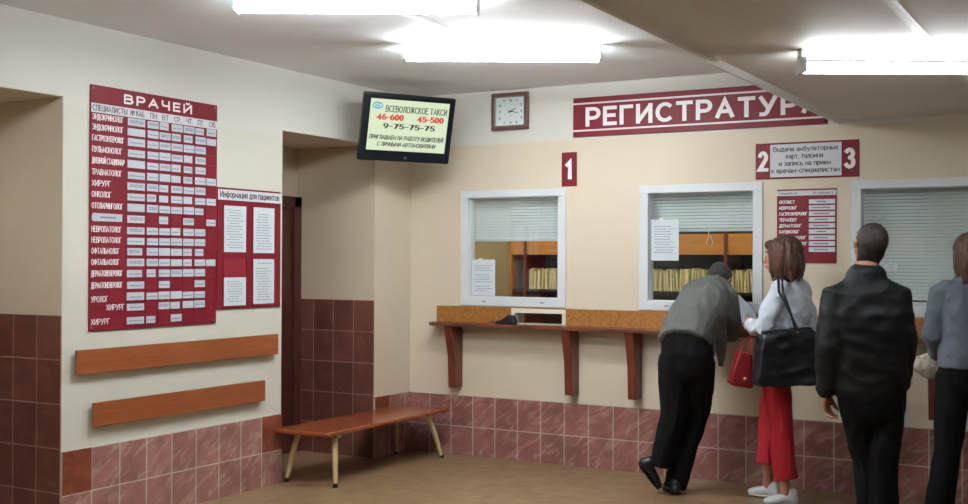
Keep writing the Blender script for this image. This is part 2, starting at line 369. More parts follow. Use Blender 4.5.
def caps(body, m, parent, x0, x1, y0, y1, z, pen=.15, gap=.26, depth=.0008, name='lettering', shear=0, hpen=None):
    """capitals fitted to the box x0..x1, y0..y1 (cap height), struck with a pen of the given relative width"""
    lines = []; x = 0
    for ch in body:
        if ch == ' ': x += .42; continue
        if ch in GLS: w, st = GLS[ch]
        elif ch in GL: w, st = GL[ch]
        else: w, st = GL[ch.upper()]; w *= .74; st = [[(q[0]*.74, q[1]*.74) for q in s_] for s_ in st]
        for s_ in st: lines.append([(x+q[0], q[1]) for q in s_])
        x += w+gap*(.8 if ch.islower() else 1)
    tot = x-gap; h = y1-y0; pw = pen*h/2; ph = (hpen or pen*.85)*h/2
    sx = (x1-x0-2*pw)/tot; sy = h-2*ph
    bm = bmesh.new()
    for k, ln in enumerate(lines):
        P = [Vc((x0+pw+q[0]*sx+shear*q[1]*h, y0+ph+q[1]*sy)) for q in ln]
        closed = (P[0]-P[-1]).length < 1e-5
        if closed: P = P[:-1]
        n = len(P); D = lambda i: (P[(i+1) % n]-P[i % n]).normalized()
        L_, R_ = [], []
        for i in range(n):
            if closed or 0 < i < n-1: d0, d1 = D(i-1), D(i)
            elif i == 0: d0 = d1 = D(0)
            else: d0 = d1 = D(n-2)
            t_ = d0+d1; t_ = d0 if t_.length < .3 else t_.normalized()
            m_ = Vc((-t_.y, t_.x)); cs = max(.45, m_.dot(Vc((-d0.y, d0.x)))); c_ = P[i].copy()
            if not closed and i in (0, n-1):
                e = (abs(t_.x)*pw+abs(t_.y)*ph) * (1 if min(abs(t_.x), abs(t_.y)) < .1 else .45)
                c_ += t_*e*(-1 if i == 0 else 1)
            off = Vc((m_.x*pw, m_.y*ph))/cs; L_.append(c_+off); R_.append(c_-off)
        zz = z+depth+(k % 9)*.00003
        idx = [(i, (i+1) % n) for i in range(n if closed else n-1)]
        for i, j in idx:
            q = [R_[i], R_[j], L_[j], L_[i]]
            lo = [bm.verts.new((v.x, v.y, z)) for v in q]; hi = [bm.verts.new((v.x, v.y, zz)) for v in q]
            bm.faces.new(hi); bm.faces.new(lo[::-1])
            for a in range(4): bm.faces.new((lo[a], lo[(a+1) % 4], hi[(a+1) % 4], hi[a]))
    return obj(name, bm, m, parent)
def print_lines(bm, x0, x1, y0, y1, z, n, mi, rnd, th=.35):
    """rows of unreadable small print"""
    h = (y1-y0)/n
    for i in range(n):
        if rnd.random() < .1: continue
        a = x0 + (x1-x0)*rnd.choice((0, 0, .1)); b = x1 - (x1-x0)*rnd.uniform(0, .3)
        yy = y1 - (i+.5)*h
        box(bm, a, b, yy-h*th/2, yy+h*th/2, z, z+.0003, mi)
def uvslab(name, u0, u1, z0, z1, place, m, extra=(), thick=.008):
    """tiled facing; place(u, z, off) gives the world point, UVs in metres. extra: (u0,u1,z0,z1) odd tiles"""
    bm = bmesh.new(); uv = bm.loops.layers.uv.new('UVMap')
    def slab(a0, a1, b0, b1, o0, o1, mi):
        P = lambda a, b, o: bm.verts.new(place(a, b, o))
        vs = [P(a0, b0, o0), P(a1, b0, o0), P(a1, b1, o0), P(a0, b1, o0), P(a0, b0, o1), P(a1, b0, o1), P(a1, b1, o1), P(a0, b1, o1)]
        cs = [(a0, b0), (a1, b0), (a1, b1), (a0, b1)]*2
        for q in ((0,3,2,1),(4,5,6,7),(0,1,5,4),(1,2,6,5),(2,3,7,6),(3,0,4,7)):
            f = bm.faces.new([vs[i] for i in q]); f.material_index = mi
            for l, i in zip(f.loops, q): l[uv].uv = (cs[i][0]-u0+.001, cs[i][1]-z1+5)   # rows count down from the top edge
    slab(u0, u1, z0, z1, 0, thick, 0)
    for (a, b, c, d) in extra: slab(a, b, c, d, thick, thick+.0012, 1)
    bmesh.ops.recalc_face_normals(bm, faces=bm.faces[:])
    return struct(name, bm, [m, 'tile_rust'])

# ------------------------------------------------------------------ the hall
bm = bmesh.new(); uv = bm.loops.layers.uv.new('UVMap')
vs = box(bm, -7.2, 4, -4, 9.9, -.1, 0)
for f in bm.faces:
    for l in f.loops: l[uv].uv = (l.vert.co.x, l.vert.co.y)
struct('floor', bm, 'grout_floor')
bm = bmesh.new(); box(bm, -7.2, 4, -4, 9.9, ZC, ZC+.15); struct('ceiling', bm, 'ceiling')
# low part of the ceiling over the right side, with its edge profile
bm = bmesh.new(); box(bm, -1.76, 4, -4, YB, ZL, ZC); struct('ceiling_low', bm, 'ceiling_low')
bm = bmesh.new()
prism(bm, [(-1.775, ZL+.05), (-1.775, ZL-.012), (-1.735, ZL-.016), (-1.715, ZL)], -4, 5.28); struct('trim_12', bm, 'ceiling_low')
bm = bmesh.new(); prism(bm, [(-1.790, ZL+.05), (-1.790, ZL-.02), (-1.765, ZL-.024), (-1.735, ZL)], 5.28, YB-.001)
struct('trim_1', bm, 'seam')
bm = bmesh.new(); prism(bm, [(-3.515, ZC), (-3.508, ZC-.010), (-3.482, ZC-.010), (-3.475, ZC)], -4, 6.35); struct('trim_2', bm, 'seam')
bm = bmesh.new(); prism(bm, [(-.815, ZL), (-.808, ZL-.010), (-.782, ZL-.010), (-.775, ZL)], -4, YB-.001); struct('trim_3', bm, 'seam')

# left wall: piers, lintel over the openings
OP0, OP1, OP2, OP3, ZO = 2.5, 4.45, 6.355, 7.492, 2.485
bm = bmesh.new()
box(bm, XR, XA, -4, OP0, 0, ZO); box(bm, XR, XA, OP1, OP2, 0, ZO); box(bm, XR, XA, -4, YB, ZO, ZC)
struct('wall_left', bm, 'wall_left')
bm = bmesh.new(); box(bm, XR, XA, OP3, YB, 0, ZO); struct('wall_pier', bm, 'wall_back')
bm = bmesh.new()
box(bm, XR-.15, XR, -4, 9.9, 0, ZC)
struct('wall_recess', bm, 'recess')
# painted faces of the recesses (jambs above the tiles and soffits) are beige
bm = bmesh.new()
for (a, b) in ((OP0, OP1), (OP2, OP3)):
    box(bm, XR, XA-.002, b-.003, b, 1.25, ZO); box(bm, XR, XA-.002, a, a+.003, 1.25, ZO); box(bm, XR, XA-.002, a, b, ZO-.003, ZO)
struct('trim_4', bm, 'recess')
# back wall with the three windows and the hatch
W = [(-4.769, -3.829, 1.208, 2.130), (-3.225, -2.300, 1.208, 2.130), (-1.697, -.72, 1.208, 2.122)]
HX0, HX1, HZ0, HZ1 = -4.285, -3.835, 1.075, 1.182
def wall_with_holes(x0, x1, z0, z1, holes, y0, y1):
    bm = bmesh.new(); xs = sorted({x0, x1} | {h[0] for h in holes} | {h[1] for h in holes}); zs = sorted({z0, z1} | {h[2] for h in holes} | {h[3] for h in holes})
    for a, b in zip(xs, xs[1:]):
        run = None
        for c, d in zip(zs, zs[1:]):
            cx, cz = (a+b)/2, (c+d)/2
            hole = any(h[0] < cx < h[1] and h[2] < cz < h[3] for h in holes)
            if not hole: run = (run[0], d) if run else (c, d)
            if (hole or d == zs[-1]) and run: box(bm, a, b, y0, y1, run[0], run[1]); run = None
    return bm
holes = [(a+.03, b-.03, c+.03, d-.03) for a, b, c, d in W] + [(HX0+.016, HX1-.016, HZ0, HZ1-.016)]
struct('wall_back', wall_with_holes(XR, 4, 0, ZC, holes, YB, YB+.14), 'wall_back')
bm = bmesh.new(); box(bm, 4, 4.15, -4, 9.9, 0, ZC); struct('wall_right', bm, 'wall_back')
bm = bmesh.new(); box(bm, -7.2, 4.15, -4.15, -4, 0, ZC); struct('wall_front', bm, 'wall_back')
bm = bmesh.new(); box(bm, XR, 4, 9.75, 9.9, 0, ZC); struct('wall_office', bm, 'office_wall')

# tiles
A = lambda u, z, o: (XA+o, u, z)
uvslab('trim_5', OP1, OP2, 0, .483, A, 'dado_left', [(4.452, 4.66, .236, .482), (6.146, 6.353, .236, .482)])
uvslab('trim_6', OP3, YB, 0, .483, A, 'dado_left', [(7.494, 7.70, .236, .482)])
uvslab('trim_7', -4.927-.205*2, 4, 0, .48, lambda u, z, o: (max(u, XA), YB-o, z), 'dado_back')
uvslab('trim_8', -XA, -XR, 0, 1.25, lambda u, z, o: (-u, OP1-o, z), 'dado_dark')
uvslab('trim_9', -XA, -XR, 0, 1.25, lambda u, z, o: (-u, OP3-o, z), 'dado_dark')
uvslab('trim_10', OP0, OP1, 0, 1.25, lambda u, z, o: (XR+o, u, z), 'dado_dark')
uvslab('trim_11', -4, OP0, 0, .483, A, 'dado_left')

# door in the far recess
DY0, DY1, DZ = 6.52, 7.484, 2.085
bm = bmesh.new()
box(bm, XR, XR+.05, DY0, DY0+.09, 0, DZ); box(bm, XR, XR+.05, DY1-.09, DY1, 0, DZ); box(bm, XR, XR+.05, DY0, DY1, DZ-.09, DZ)
fr = struct('door_1', bm, 'door', bevel=.004)
bm = bmesh.new(); box(bm, XR+.002, XR+.022, DY0+.09, DY1-.09, .005, DZ-.09)
for a, b in ((.2, .95), (1.1, 1.88)): box(bm, XR+.022, XR+.03, DY0+.2, DY1-.2, a, b)
struct('door_leaf', bm, 'door', fr, bevel=.004)
bm = bmesh.new(); tube(bm, [(XR+.03, DY0+.14, 1.02), (XR+.075, DY0+.14, 1.02), (XR+.078, DY0+.24, 1.02)], [.009]*3, n=8); struct('door_handle', bm, 'metal', fr)

# ------------------------------------------------------------------ windows
def window(n, x0, x1, z0, z1, blind_to, label_blind):
    fw = .069
    bm = bmesh.new()
    y0, y1 = YB-.014, YB+.10
    box(bm, x0, x1, y0, y1, z0, z0+fw); box(bm, x0, x1, y0, y1, z1-fw+.01, z1)
    box(bm, x0, x0+fw, y0, y1, z0+fw, z1-fw+.01); box(bm, x1-fw, x1, y0, y1, z0+fw, z1-fw+.01)
    # inner bead
    b = .006; xi0, xi1, zi0, zi1 = x0+fw, x1-fw, z0+fw, z1-fw+.01
    for q in ((xi0, xi1, zi0, zi0+b), (xi0, xi1, zi1-b, zi1), (xi0, xi0+b, zi0, zi1), (xi1-b, xi1, zi0, zi1)):
        box(bm, q[0], q[1], YB+.02, YB+.045, q[2], q[3])
    w = struct('window_%d' % n, bm, 'white_plastic', bevel=.004)
    bm = bmesh.new(); box(bm, xi0, xi1, YB+.028, YB+.032, zi0, zi1); g = struct('window_pane', bm, 'glass', w)
    bm = bmesh.new()
    for xx in (x0+.2, x1-.22): box(bm, xx, xx+.035, y0-.001, y0+.002, z0+.03, z0+.038)
    struct('drain_slot', bm, 'metal', w)
    # venetian blind inside
    t = thing('venetian_blind', label_blind, 'blind', ((x0+x1)/2, YB+.17, z1))
    L = lambda bm: [setattr(v, 'co', v.co - t.location) for v in bm.verts]
    bm = bmesh.new(); box(bm, x0+.03, x1-.03, YB+.15, YB+.185, z1-.03, z1+.01); L(bm); obj('head_rail', bm, 'blind', t, bevel=.003)
    bm = bmesh.new(); z = z1-.045; ang = .98
    while z > blind_to+.03:
        h = .0125; dy, dz = math.cos(ang)*h, math.sin(ang)*h
        pts = [(-dy, -dz), (0, .0018), (dy, dz)]
        prev = None
        for (py, pz) in pts:
            cur = [bm.verts.new((x0+.035, YB+.167+py, z+pz)), bm.verts.new((x1-.035, YB+.167+py, z+pz)), bm.verts.new((x1-.035, YB+.1674+py, z+pz+.0008)), bm.verts.new((x0+.035, YB+.1674+py, z+pz+.0008))]
            if prev:
                for i in range(4): bm.faces.new((prev[i], prev[(i+1) % 4], cur[(i+1) % 4], cur[i]))
            else: bm.faces.new(cur)
            prev = cur
        bm.faces.new(prev[::-1]); z -= .0235
    L(bm); bmesh.ops.recalc_face_normals(bm, faces=bm.faces[:]); obj('slats', bm, 'blind', t)
    bm = bmesh.new(); box(bm, x0+.035, x1-.035, YB+.155, YB+.18, blind_to, blind_to+.022); L(bm); obj('bottom_rail', bm, 'blind', t, bevel=.003)
    for fx in (.2, .8):
        xx = x0+(x1-x0)*fx
        bm = bmesh.new(); tube(bm, [(xx, YB+.152, z1-.02), (xx, YB+.152, blind_to+.01)], [.0015]*2, n=6); L(bm); obj('ladder_cord', bm, 'white_plastic', t)
    if n == 2:
        xc = (x0+x1)/2+.02
        bm = bmesh.new(); tube(bm, [(xc, YB+.15, blind_to+.05), (xc-.005, YB+.148, blind_to-.04), (xc-.02, YB+.148, blind_to-.09), (xc+.01, YB+.148, blind_to-.12), (xc+.03, YB+.148, blind_to-.08), (xc+.01, YB+.148, blind_to-.03)], [.003]*6, n=6); L(bm); obj('pull_cord', bm, 'white_plastic', t)
window(1, *W[0], 1.725, 'grey venetian blind lowered to half height in the leftmost window')
window(2, *W[1], 1.79, 'grey venetian blind lowered to half height behind the window with the bending man')
window(3, *W[2], 1.28, 'grey venetian blind fully lowered in the window beside the man in black')

# serving hatch
bm = bmesh.new()
y0, y1 = YB-.022, YB+.12
box(bm, HX0-.012, HX1+.012, y0, y1, HZ1-.022, HZ1+.012); box(bm, HX0-.012, HX0+.020, y0, y1, HZ0, HZ1-.022)
box(bm, HX1-.02, HX1+.012, y0, y1, HZ0, HZ1-.022); box(bm, HX0+.020, HX1-.02, y0, y0+.012, HZ0-.002, HZ0+.004)
w4 = struct('window_4', bm, 'cream_plastic', bevel=.003)
bm = bmesh.new(); box(bm, HX0+.02, HX1-.02, YB+.035, YB+.04, HZ0+.006, HZ1-.022); struct('window_pane', bm, 'glass', w4)

# ------------------------------------------------------------------ counter
CX0, CX1 = -4.99, 1.2
bm = bmesh.new(); prism(bm, [(CX0, YB-.002), (CX0, YB-.14), (CX0+.06, YB-.198), (CX1, YB-.198), (CX1, YB-.002)], 1.045, 1.073, 'z')
t = thing('counter_shelf', 'long brown wooden counter shelf running along the wall under the windows', 'counter', (CX0, YB, 1.06))
def loc(bm, t):
    for v in bm.verts: v.co -= t.location
loc(bm, t); obj('counter_top', bm, 'wood_counter', t, bevel=.004)
bm = wall_with_holes(CX0, CX1, 1.073, 1.2, [(HX0-.013, HX1+.013, 1.073, HZ1+.013)], YB-.018, YB-.001)
loc(bm, t); obj('backboard', bm, 'chipboard', t)
for i, bx in enumerate((-4.785, -3.752, -3.238, -2.20, -1.15, -.15, .85)):
    bm = bmesh.new(); prism(bm, [(YB-.001, 1.045), (YB-.185, 1.045), (YB-.125, .80), (YB-.110, .55), (YB-.001, .55)], bx-.034, bx+.034, 'x')
    loc(bm, t); obj('bracket', bm, 'wood_dark', t, bevel=.004)

# object by the hatch: black cordless handset / stapler-like holder
t = thing('telephone_handset', 'small black handset lying on the counter left of the hatch', 'phone', (-4.30, YB-.10, 1.073))
bm = bmesh.new()
prism(bm, [(-.085, 0), (.085, 0), (.09, .02), (.07, .07), (.03, .078), (-.03, .034), (-.075, .026)], -.03, .03, 'y'); obj('body', bm, 'black', t, bevel=.008)
bm = bmesh.new(); tube(bm, [(-.09, 0, .012), (-.115, .01, .02), (-.135, .0, .012)], [.006, .005, .005], n=8); obj('cord', bm, 'black', t)

bm = bmesh.new(); box(bm, HX0+.0205, HX1-.0205, YB-.009, YB+.14, HZ0+.0005, HZ0+.003); struct('window_sill', bm, 'door', w4)

# papers stuck on the glass
def sheet(label, x0, x1, z0, z1, y, tilt=0, rnd=random.Random(1), lines=12, grp=None):
    t = thing('paper_notice', label, 'notice', mw=Matrix(((1, 0, 0, x0), (0, 0, -1, y), (0, 1, 0, z0), (0, 0, 0, 1))) @ Matrix.Rotation(tilt, 4, 'Z'))
    if grp: t['group'] = grp
    w, h = x1-x0, z1-z0
    bm = bmesh.new(); box(bm, 0, w, 0, h, 0, .0008); print_lines(bm, w*.1, w*.9, h*.1, h*.86, .0008, lines, 1, rnd, .22)
    obj('sheet', bm, ['paper', 'print'], t)
    bm = bmesh.new(); box(bm, w*.3, w*.45, h-.008, h+.012, .0008, .0012); obj('tape', bm, 'white_plastic', t)
sheet('white printed notice taped inside the lower left of the leftmost window', -4.682, -4.470, 1.288, 1.577, YB+.026)
sheet('white printed notice taped to the left of the window above the bending man', -3.14, -2.925, 1.575, 1.878, YB+.012, 0, random.Random(4))
sheet('small white note at the foot of the window behind the man in black', -1.475, -1.40, 1.515, 1.565, YB+.026, 0, random.Random(5), 4)

# ------------------------------------------------------------------ office behind the windows
OY = 9.3
t = thing('record_shelving', 'long wooden shelving unit full of record cards behind the windows', 'shelving', (-3.2, OY, 0))
UX0, UX1 = -5.02, -1.4
bm = bmesh.new()
box(bm, UX0, UX1, OY+.02, OY+.06, 1.625, 1.80); loc(bm, t); obj('fascia', bm, 'wood_shelf', t, bevel=.004)
for zz in (.1, .5, .9, 1.29, 1.8, 2.2):
    bm = bmesh.new(); box(bm, UX0, UX1, OY+.03, OY+.4, zz, zz+.022); loc(bm, t); obj('shelf_board', bm, 'office_dark', t)
bm = bmesh.new(); box(bm, UX0, UX1, OY+.4, OY+.42, 0, 2.25); loc(bm, t); obj('back_panel', bm, 'office_dark', t)
for xx in (-5.03, -4.88, -3.98, -3.0, -2.2, -1.42):
    bm = bmesh.new(); box(bm, xx, xx+.025, OY, OY+.42, 0, 2.25); loc(bm, t); obj('upright', bm, 'wood_shelf' if xx == -5.03 else 'wood_dark', t)
rnd = random.Random(11)
bm = bmesh.new(); box(bm, -.002, .002, 0, .26, 0, .19); box(bm, .002, .006, .004, .26, 0, .185)
rec0 = obj('record_folder', bm, 'record')
rec0['category'] = 'folder'; first = True
for (a, b, lab, grp) in ((-4.845, -4.0, 'cream record folder standing on the shelf seen through the leftmost window', 'record folders behind the leftmost window'),
                         (-3.70, -3.02, 'cream record folder standing on the shelf left of the bending man', 'record folders behind the middle window, left'),
                         (-2.96, -2.22, 'cream record folder standing on the shelf behind the bending man', 'record folders behind the middle window, right')):
    x = a
    while x < b:
        r = rec0 if first else rec0.copy()
        if not first: COL.objects.link(r)
        first = False
        r.location = (x, OY+.045+rnd.uniform(0, .02), 1.312); r.rotation_euler = (0, rnd.uniform(-.10, .10), rnd.uniform(-.05, .05))
        s = rnd.uniform(.85, 1.05); r.scale = (rnd.uniform(.9, 2), 1, s)
        r['label'] = lab; r['group'] = grp; x += rnd.uniform(.02, .03)

# ------------------------------------------------------------------ boards on the left wall
rnd = random.Random(3)
BW, BH = 1.048, 1.426
B0Y, B0Z = 4.632, 1.152
t = thing('doctor_schedule_board', 'tall burgundy schedule board headed ВРАЧЕЙ with rows of white cards', 'board', mw=frameA(B0Y, B0Z, .002))
bm = bmesh.new(); box(bm, 0, BW, 0, BH, 0, .010); obj('backing', bm, 'burgundy', t, bevel=.002)
bm = bmesh.new(); box(bm, 0.004, BW-.004, 2.419-B0Z, 2.472-B0Z, .010, .012); obj('header_strip', bm, 'board_white', t)
caps('ВРАЧЕЙ', 'letter_white', t, .25, .815, 2.494-B0Z, 2.552-B0Z, .010, pen=.24, gap=.42, name='title_lettering')
caps('СПЕЦИАЛИСТЫ', 'ink', t, .012, .275, 2.429-B0Z, 2.463-B0Z, .012, pen=.13, name='header_lettering')
caps('№ КАБ.', 'ink', t, .30, .415, 2.429-B0Z, 2.463-B0Z, .012, pen=.13, name='header_lettering')
cols = [5.065, 5.165, 5.266, 5.371, 5.474, 5.577, 5.672]
for s_, a, b in zip(('ПН', 'ВТ', 'СР.', 'ЧТ.', 'ПТ.', 'СУБ'), cols, cols[1:]):
    caps(s_, 'ink', t, a-B0Y+.024, b-B0Y-.022 if s_ != 'СУБ' else b-B0Y-.012, 2.429-B0Z, 2.463-B0Z, .012, pen=.13, name='header_lettering')
rows = [2.393, 2.333, 2.271, 2.205, 2.140, 2.073, 2.008, 1.944, 1.878, 1.810, 1.742, 1.679, 1.615, 1.550, 1.484, 1.415, 1.346, 1.284, 1.203]
names = ['ЭНДОКРИНОЛОГ', 'ЭНДОКРИНОЛОГ', 'ГАСТРОЭНТЕРОЛОГ', 'ПУЛЬМОНОЛОГ', 'ДНЕВНОЙ СТАЦИОНАР', 'ТРАВМАТОЛОГ', 'ХИРУРГ', 'ОНКОЛОГ', 'ОТОЛАРИНГОЛОГ', None, 'НЕВРОПАТОЛОГ', 'НЕВРОПАТОЛОГ', 'ОФТАЛЬМОЛОГ', 'ОФТАЛЬМОЛОГ', 'ДЕРМАТОВЕНЕРОЛОГ', 'ДЕРМАТОВЕНЕРОЛОГ', 'УРОЛОГ', 'ХИРУРГ', 'ХИРУРГ']
wd = {'ЭНДОКРИНОЛОГ': .235, 'ГАСТРОЭНТЕРОЛОГ': .24, 'ПУЛЬМОНОЛОГ': .225, 'ДНЕВНОЙ СТАЦИОНАР': .245, 'ТРАВМАТОЛОГ': .225, 'ХИРУРГ': .14, 'ОНКОЛОГ': .145, 'ОТОЛАРИНГОЛОГ': .235, 'НЕВРОПАТОЛОГ': .225, 'ОФТАЛЬМОЛОГ': .21, 'ДЕРМАТОВЕНЕРОЛОГ': .235, 'УРОЛОГ': .125}
pres = ['1111111', '1111111', '1111110', '1111110', '1111110', '1111111', '1111110', '1111111', '1111110', '1010101', '1111110', '1111110', '1111110', '1111111', '1111110', '1010010', '1111110', '1011110', '1101000']
for k, (z, nm, pr) in enumerate(zip(rows, names, pres)):
    zz = z-B0Z
    if nm:
        x0 = .012; dz = 0
        if k == 17: x0 = .125
        if k == 16: dz = -.012
        caps(nm, 'letter_white', t, x0, x0+wd[nm], zz-.016+dz, zz+.019+dz, .010, pen=.125, gap=.26, name='name_lettering')
    else:
        bm = bmesh.new(); prism(bm, [(.012, zz+.0), (.02, zz-.022), (.24, zz-.02), (.243, zz+.024), (.02, zz+.026)], .010, .0115, 'z'); 
        print_lines(bm, .06, .21, zz-.008, zz+.012, .0115, 1, 1, random.Random(5), .5); obj('name_sticker', bm, ['card', 'print'], t)
    for c, on in enumerate(pr):
        if c == 0: a, b = 4.914-B0Y, 5.050-B0Y
        else: a, b = cols[c-1]-B0Y+.004, cols[c]-B0Y-.004
        h = .0235
        # recessed pocket rim
        if on == '1':
            ja = rnd.uniform(-.002, .003); bm = bmesh.new(); cb = b-(.0 if rnd.random() < .8 else .018)
            box(bm, a+ja, cb, zz-h, zz+h-rnd.uniform(0, .006), .010, .0118)
            if rnd.random() < .85:
                lw = (cb-a)
                for q in range(rnd.choice((1, 1, 2))):
                    yy = zz - .004 + (.010*q)
                    xx = a+lw*.12
                    while xx < cb-lw*.12:
                        l = rnd.uniform(.006, .016); box(bm, xx, min(xx+l, cb-lw*.08), yy-.004, yy+.003, .0118, .0121, 1); xx += l+.004
            obj('cabinet_card' if c == 0 else 'schedule_card', bm, ['card', 'print'], t)
bm = bmesh.new()
for c in range(1, 7):
    x = cols[c-1]-B0Y
    box(bm, x-.0015, x+.0015, 1.18-B0Z, 2.415-B0Z, .010, .013)
for z in rows: box(bm, 4.905-B0Y, BW-.004, z-B0Z-.0285, z-B0Z-.0255, .010, .014)
obj('pocket_grid', bm, 'burgundy_dark', t)
for (x, y) in ((.018, BH-.02), (BW-.018, BH-.02), (.018, .02), (BW-.018, .02)):
    bm = bmesh.new(); ball(bm, (x, y, .010), (.008, .008, .004), n=8); obj('screw', bm, 'silver', t)

I0Y, I0Z, IW, IH = 5.689, 1.24, .637, .805
t = thing('information_board', 'burgundy information board with paper sheets, right of the schedule board', 'board', mw=frameA(I0Y, I0Z, .002))
bm = bmesh.new(); box(bm, 0, IW, 0, IH, 0, .010); obj('backing', bm, 'burgundy', t, bevel=.002)
bm = bmesh.new(); box(bm, 0, IW, 1.963-I0Z, 2.033-I0Z, .010, .012); obj('header_strip', bm, 'board_white', t)
caps('Информация для пациентов', 'ink', t, .02, IW-.02, 1.980-I0Z, 2.022-I0Z, .012, pen=.15, name='title_lettering')
for (a, b, c, d) in ((5.75, 5.965, 1.619, 1.927), (6.040, 6.257, 1.614, 1.927), (5.752, 5.966, 1.262, 1.45), (6.041, 6.257, 1.266, 1.573)):
    bm = bmesh.new(); box(bm, a-I0Y, b-I0Y, c-I0Z, d-I0Z, .010, .0115)
    print_lines(bm, a-I0Y+.025, b-I0Y-.02, c-I0Z+.02, d-I0Z-.02, .0115, int((d-c)/.02), 1, rnd, .22)
    obj('information_sheet', bm, ['paper', 'print'], t)
for (a, b, c, d) in ((5.74, 5.975, 1.60, 1.935), (6.03, 6.267, 1.60, 1.935), (5.74, 5.976, 1.25, 1.58), (6.03, 6.267, 1.25, 1.58)):
    bm = bmesh.new()
    for q in ((a, b, c, c+.004), (a, a+.004, c, d), (b-.004, b, c, d)): box(bm, q[0]-I0Y, q[1]-I0Y, q[2]-I0Z, q[3]-I0Z, .010, .015)
    obj('pocket_rim', bm, 'burgundy_dark', t)
bm = bmesh.new(); box(bm, 5.75-I0Y, 5.965-I0Y, 1.455-I0Z, 1.572-I0Z, .010, .011); obj('empty_pocket', bm, 'burgundy_dark', t)

# two wooden bumper rails
for (ya, yb, z0, z1, lab) in ((4.515, 6.262, .912, 1.052, 'upper, longer orange-brown wooden rail on the left wall'), (4.640, 6.128, .602, .742, 'lower, shorter orange-brown wooden rail on the left wall')):
    t = thing('wall_rail', lab, 'rail', (XA, ya, z0))
    bm = bmesh.new(); box(bm, .03, .052, 0, yb-ya, 0, z1-z0); obj('board', bm, 'wood_orange', t, bevel=.003)
    for f in (.12, .5, .88):
        bm = bmesh.new(); box(bm, 0, .03, (yb-ya)*f-.03, (yb-ya)*f+.03, .03, .11); obj('spacer_block', bm, 'wood_dark', t)

# ------------------------------------------------------------------ bench
t = thing('wooden_bench', 'low varnished wooden bench on four pale splayed legs below the recess', 'bench', (-5.0, 7.05, 0))
X0, X1, Y0, Y1, ZT = -5.235, -4.785, 6.26, 7.86, .392
bm = bmesh.new(); box(bm, X0, X1, Y0, Y1, ZT-.03, ZT)
loc(bm, t); obj('seat', bm, 'wood_bench', t, bevel=.008, seg=3)
for yy in (Y0+.2, Y1-.22):
    bm = bmesh.new(); box(bm, X0+.04, X1-.04, yy-.03, yy+.03, ZT-.058, ZT-.03); loc(bm, t); obj('batten', bm, 'wood_pale', t, bevel=.003)
for (tx, ty, fx, fy) in ((-5.18, 6.45, -5.235, 6.39), (-4.86, 6.45, -4.815, 6.40), (-5.15, 7.64, -5.225, 7.76), (-4.86, 7.66, -4.82, 7.80)):
    bm = bmesh.new(); tube(bm, [(tx, ty, ZT-.05), ((tx+fx)/2, (ty+fy)/2, ZT/2), (fx, fy, .012)], [.022, .021, .015], n=12, dome=False); loc(bm, t)
    leg = obj('leg', bm, 'wood_pale', t)
    bm = bmesh.new(); tube(bm, [(fx, fy, .001), (fx, fy, .028)], [.018, .0175], n=12, dome=False); loc(bm, t); o = obj('foot_cap', bm, 'black', leg)

# ------------------------------------------------------------------ television
tc = CAMP + (Vc((-5.046, 7.639, 2.6116))-CAMP)*.945
k = .945; tw, th = .80*k, .535*k
yaw, tl = math.radians(59.25), math.radians(14.18)
tx_ = Vc((math.cos(yaw), math.sin(yaw), 0)); n0 = Vc((math.sin(yaw), -math.cos(yaw), 0)); ty_ = UP*math.cos(tl)+n0*math.sin(tl); tz_ = tx_.cross(ty_)
mw = Matrix(((tx_.x, ty_.x, tz_.x, tc.x), (tx_.y, ty_.y, tz_.y, tc.y), (tx_.z, ty_.z, tz_.z, tc.z), (0, 0, 0, 1)))
t = thing('wall_television', 'black flat television showing a taxi advert, mounted in the corner under the ceiling', 'television', mw=mw)
bm = bmesh.new(); box(bm, -tw/2, tw/2, -th/2, th/2, -.045, 0)
o = obj('housing', bm, 'tv_black', t, bevel=.012, seg=3)
bm = bmesh.new(); box(bm, -tw*.32, tw*.32, -th*.32, th*.3, -.085, -.04); obj('rear_cover', bm, 'tv_black', t, bevel=.02)
sx0, sx1, sy0, sy1 = -tw/2+.052, tw/2-.052, -th/2+.082, th/2-.042
bm = bmesh.new(); box(bm, sx0, sx1, sy0, sy1, -.002, .0012); sc = obj('screen', bm, 'screen', t)
SX = lambda f: sx0+(sx1-sx0)*f
SY = lambda f: sy1-(sy1-sy0)*f
caps('ВСЕВОЛОЖСКОЕ ТАКСИ', 'screen_text', sc, SX(.19), SX(.975), SY(.245), SY(.115), .0015, pen=.15, depth=.0004)
caps('46-600', 'screen_red', sc, SX(.09), SX(.43), SY(.405), SY(.285), .0015, pen=.36, hpen=.14, gap=.34, depth=.0004)
caps('45-500', 'screen_red', sc, SX(.60), SX(.945), SY(.405), SY(.285), .0015, pen=.36, hpen=.14, gap=.34, depth=.0004)
caps('9-75-75-75', 'screen_black', sc, SX(.18), SX(.84), SY(.57), SY(.465), .0015, pen=.36, hpen=.14, gap=.34, depth=.0004)
caps('ПРИГЛАШАЕМ НА РАБОТУ ВОДИТЕЛЕЙ', 'screen_text', sc, SX(.02), SX(.965), SY(.785), SY(.695), .0015, pen=.2, depth=.0004, shear=.15)
caps('С ЛИЧНЫМИ АВТОМОБИЛЯМИ', 'screen_text', sc, SX(.125), SX(.87), SY(.915), SY(.83), .0015, pen=.2, depth=.0004, shear=.15)
bm = bmesh.new(); ball(bm, (SX(.09), SY(.13), .0012), (.043, .027, .0008), n=20); lg = obj('logo_disc', bm, 'screen_blue', sc)
bm = bmesh.new(); ball(bm, (SX(.09), SY(.13), .0016), (.035, .0135, .0009), n=20); obj('logo_band', bm, 'screen', sc)
bm = bmesh.new(); print_lines(bm, SX(.055), SX(.125), SY(.15), SY(.11), .0026, 1, 0, random.Random(9), .7); obj('logo_lettering', bm, 'screen_blue', sc)
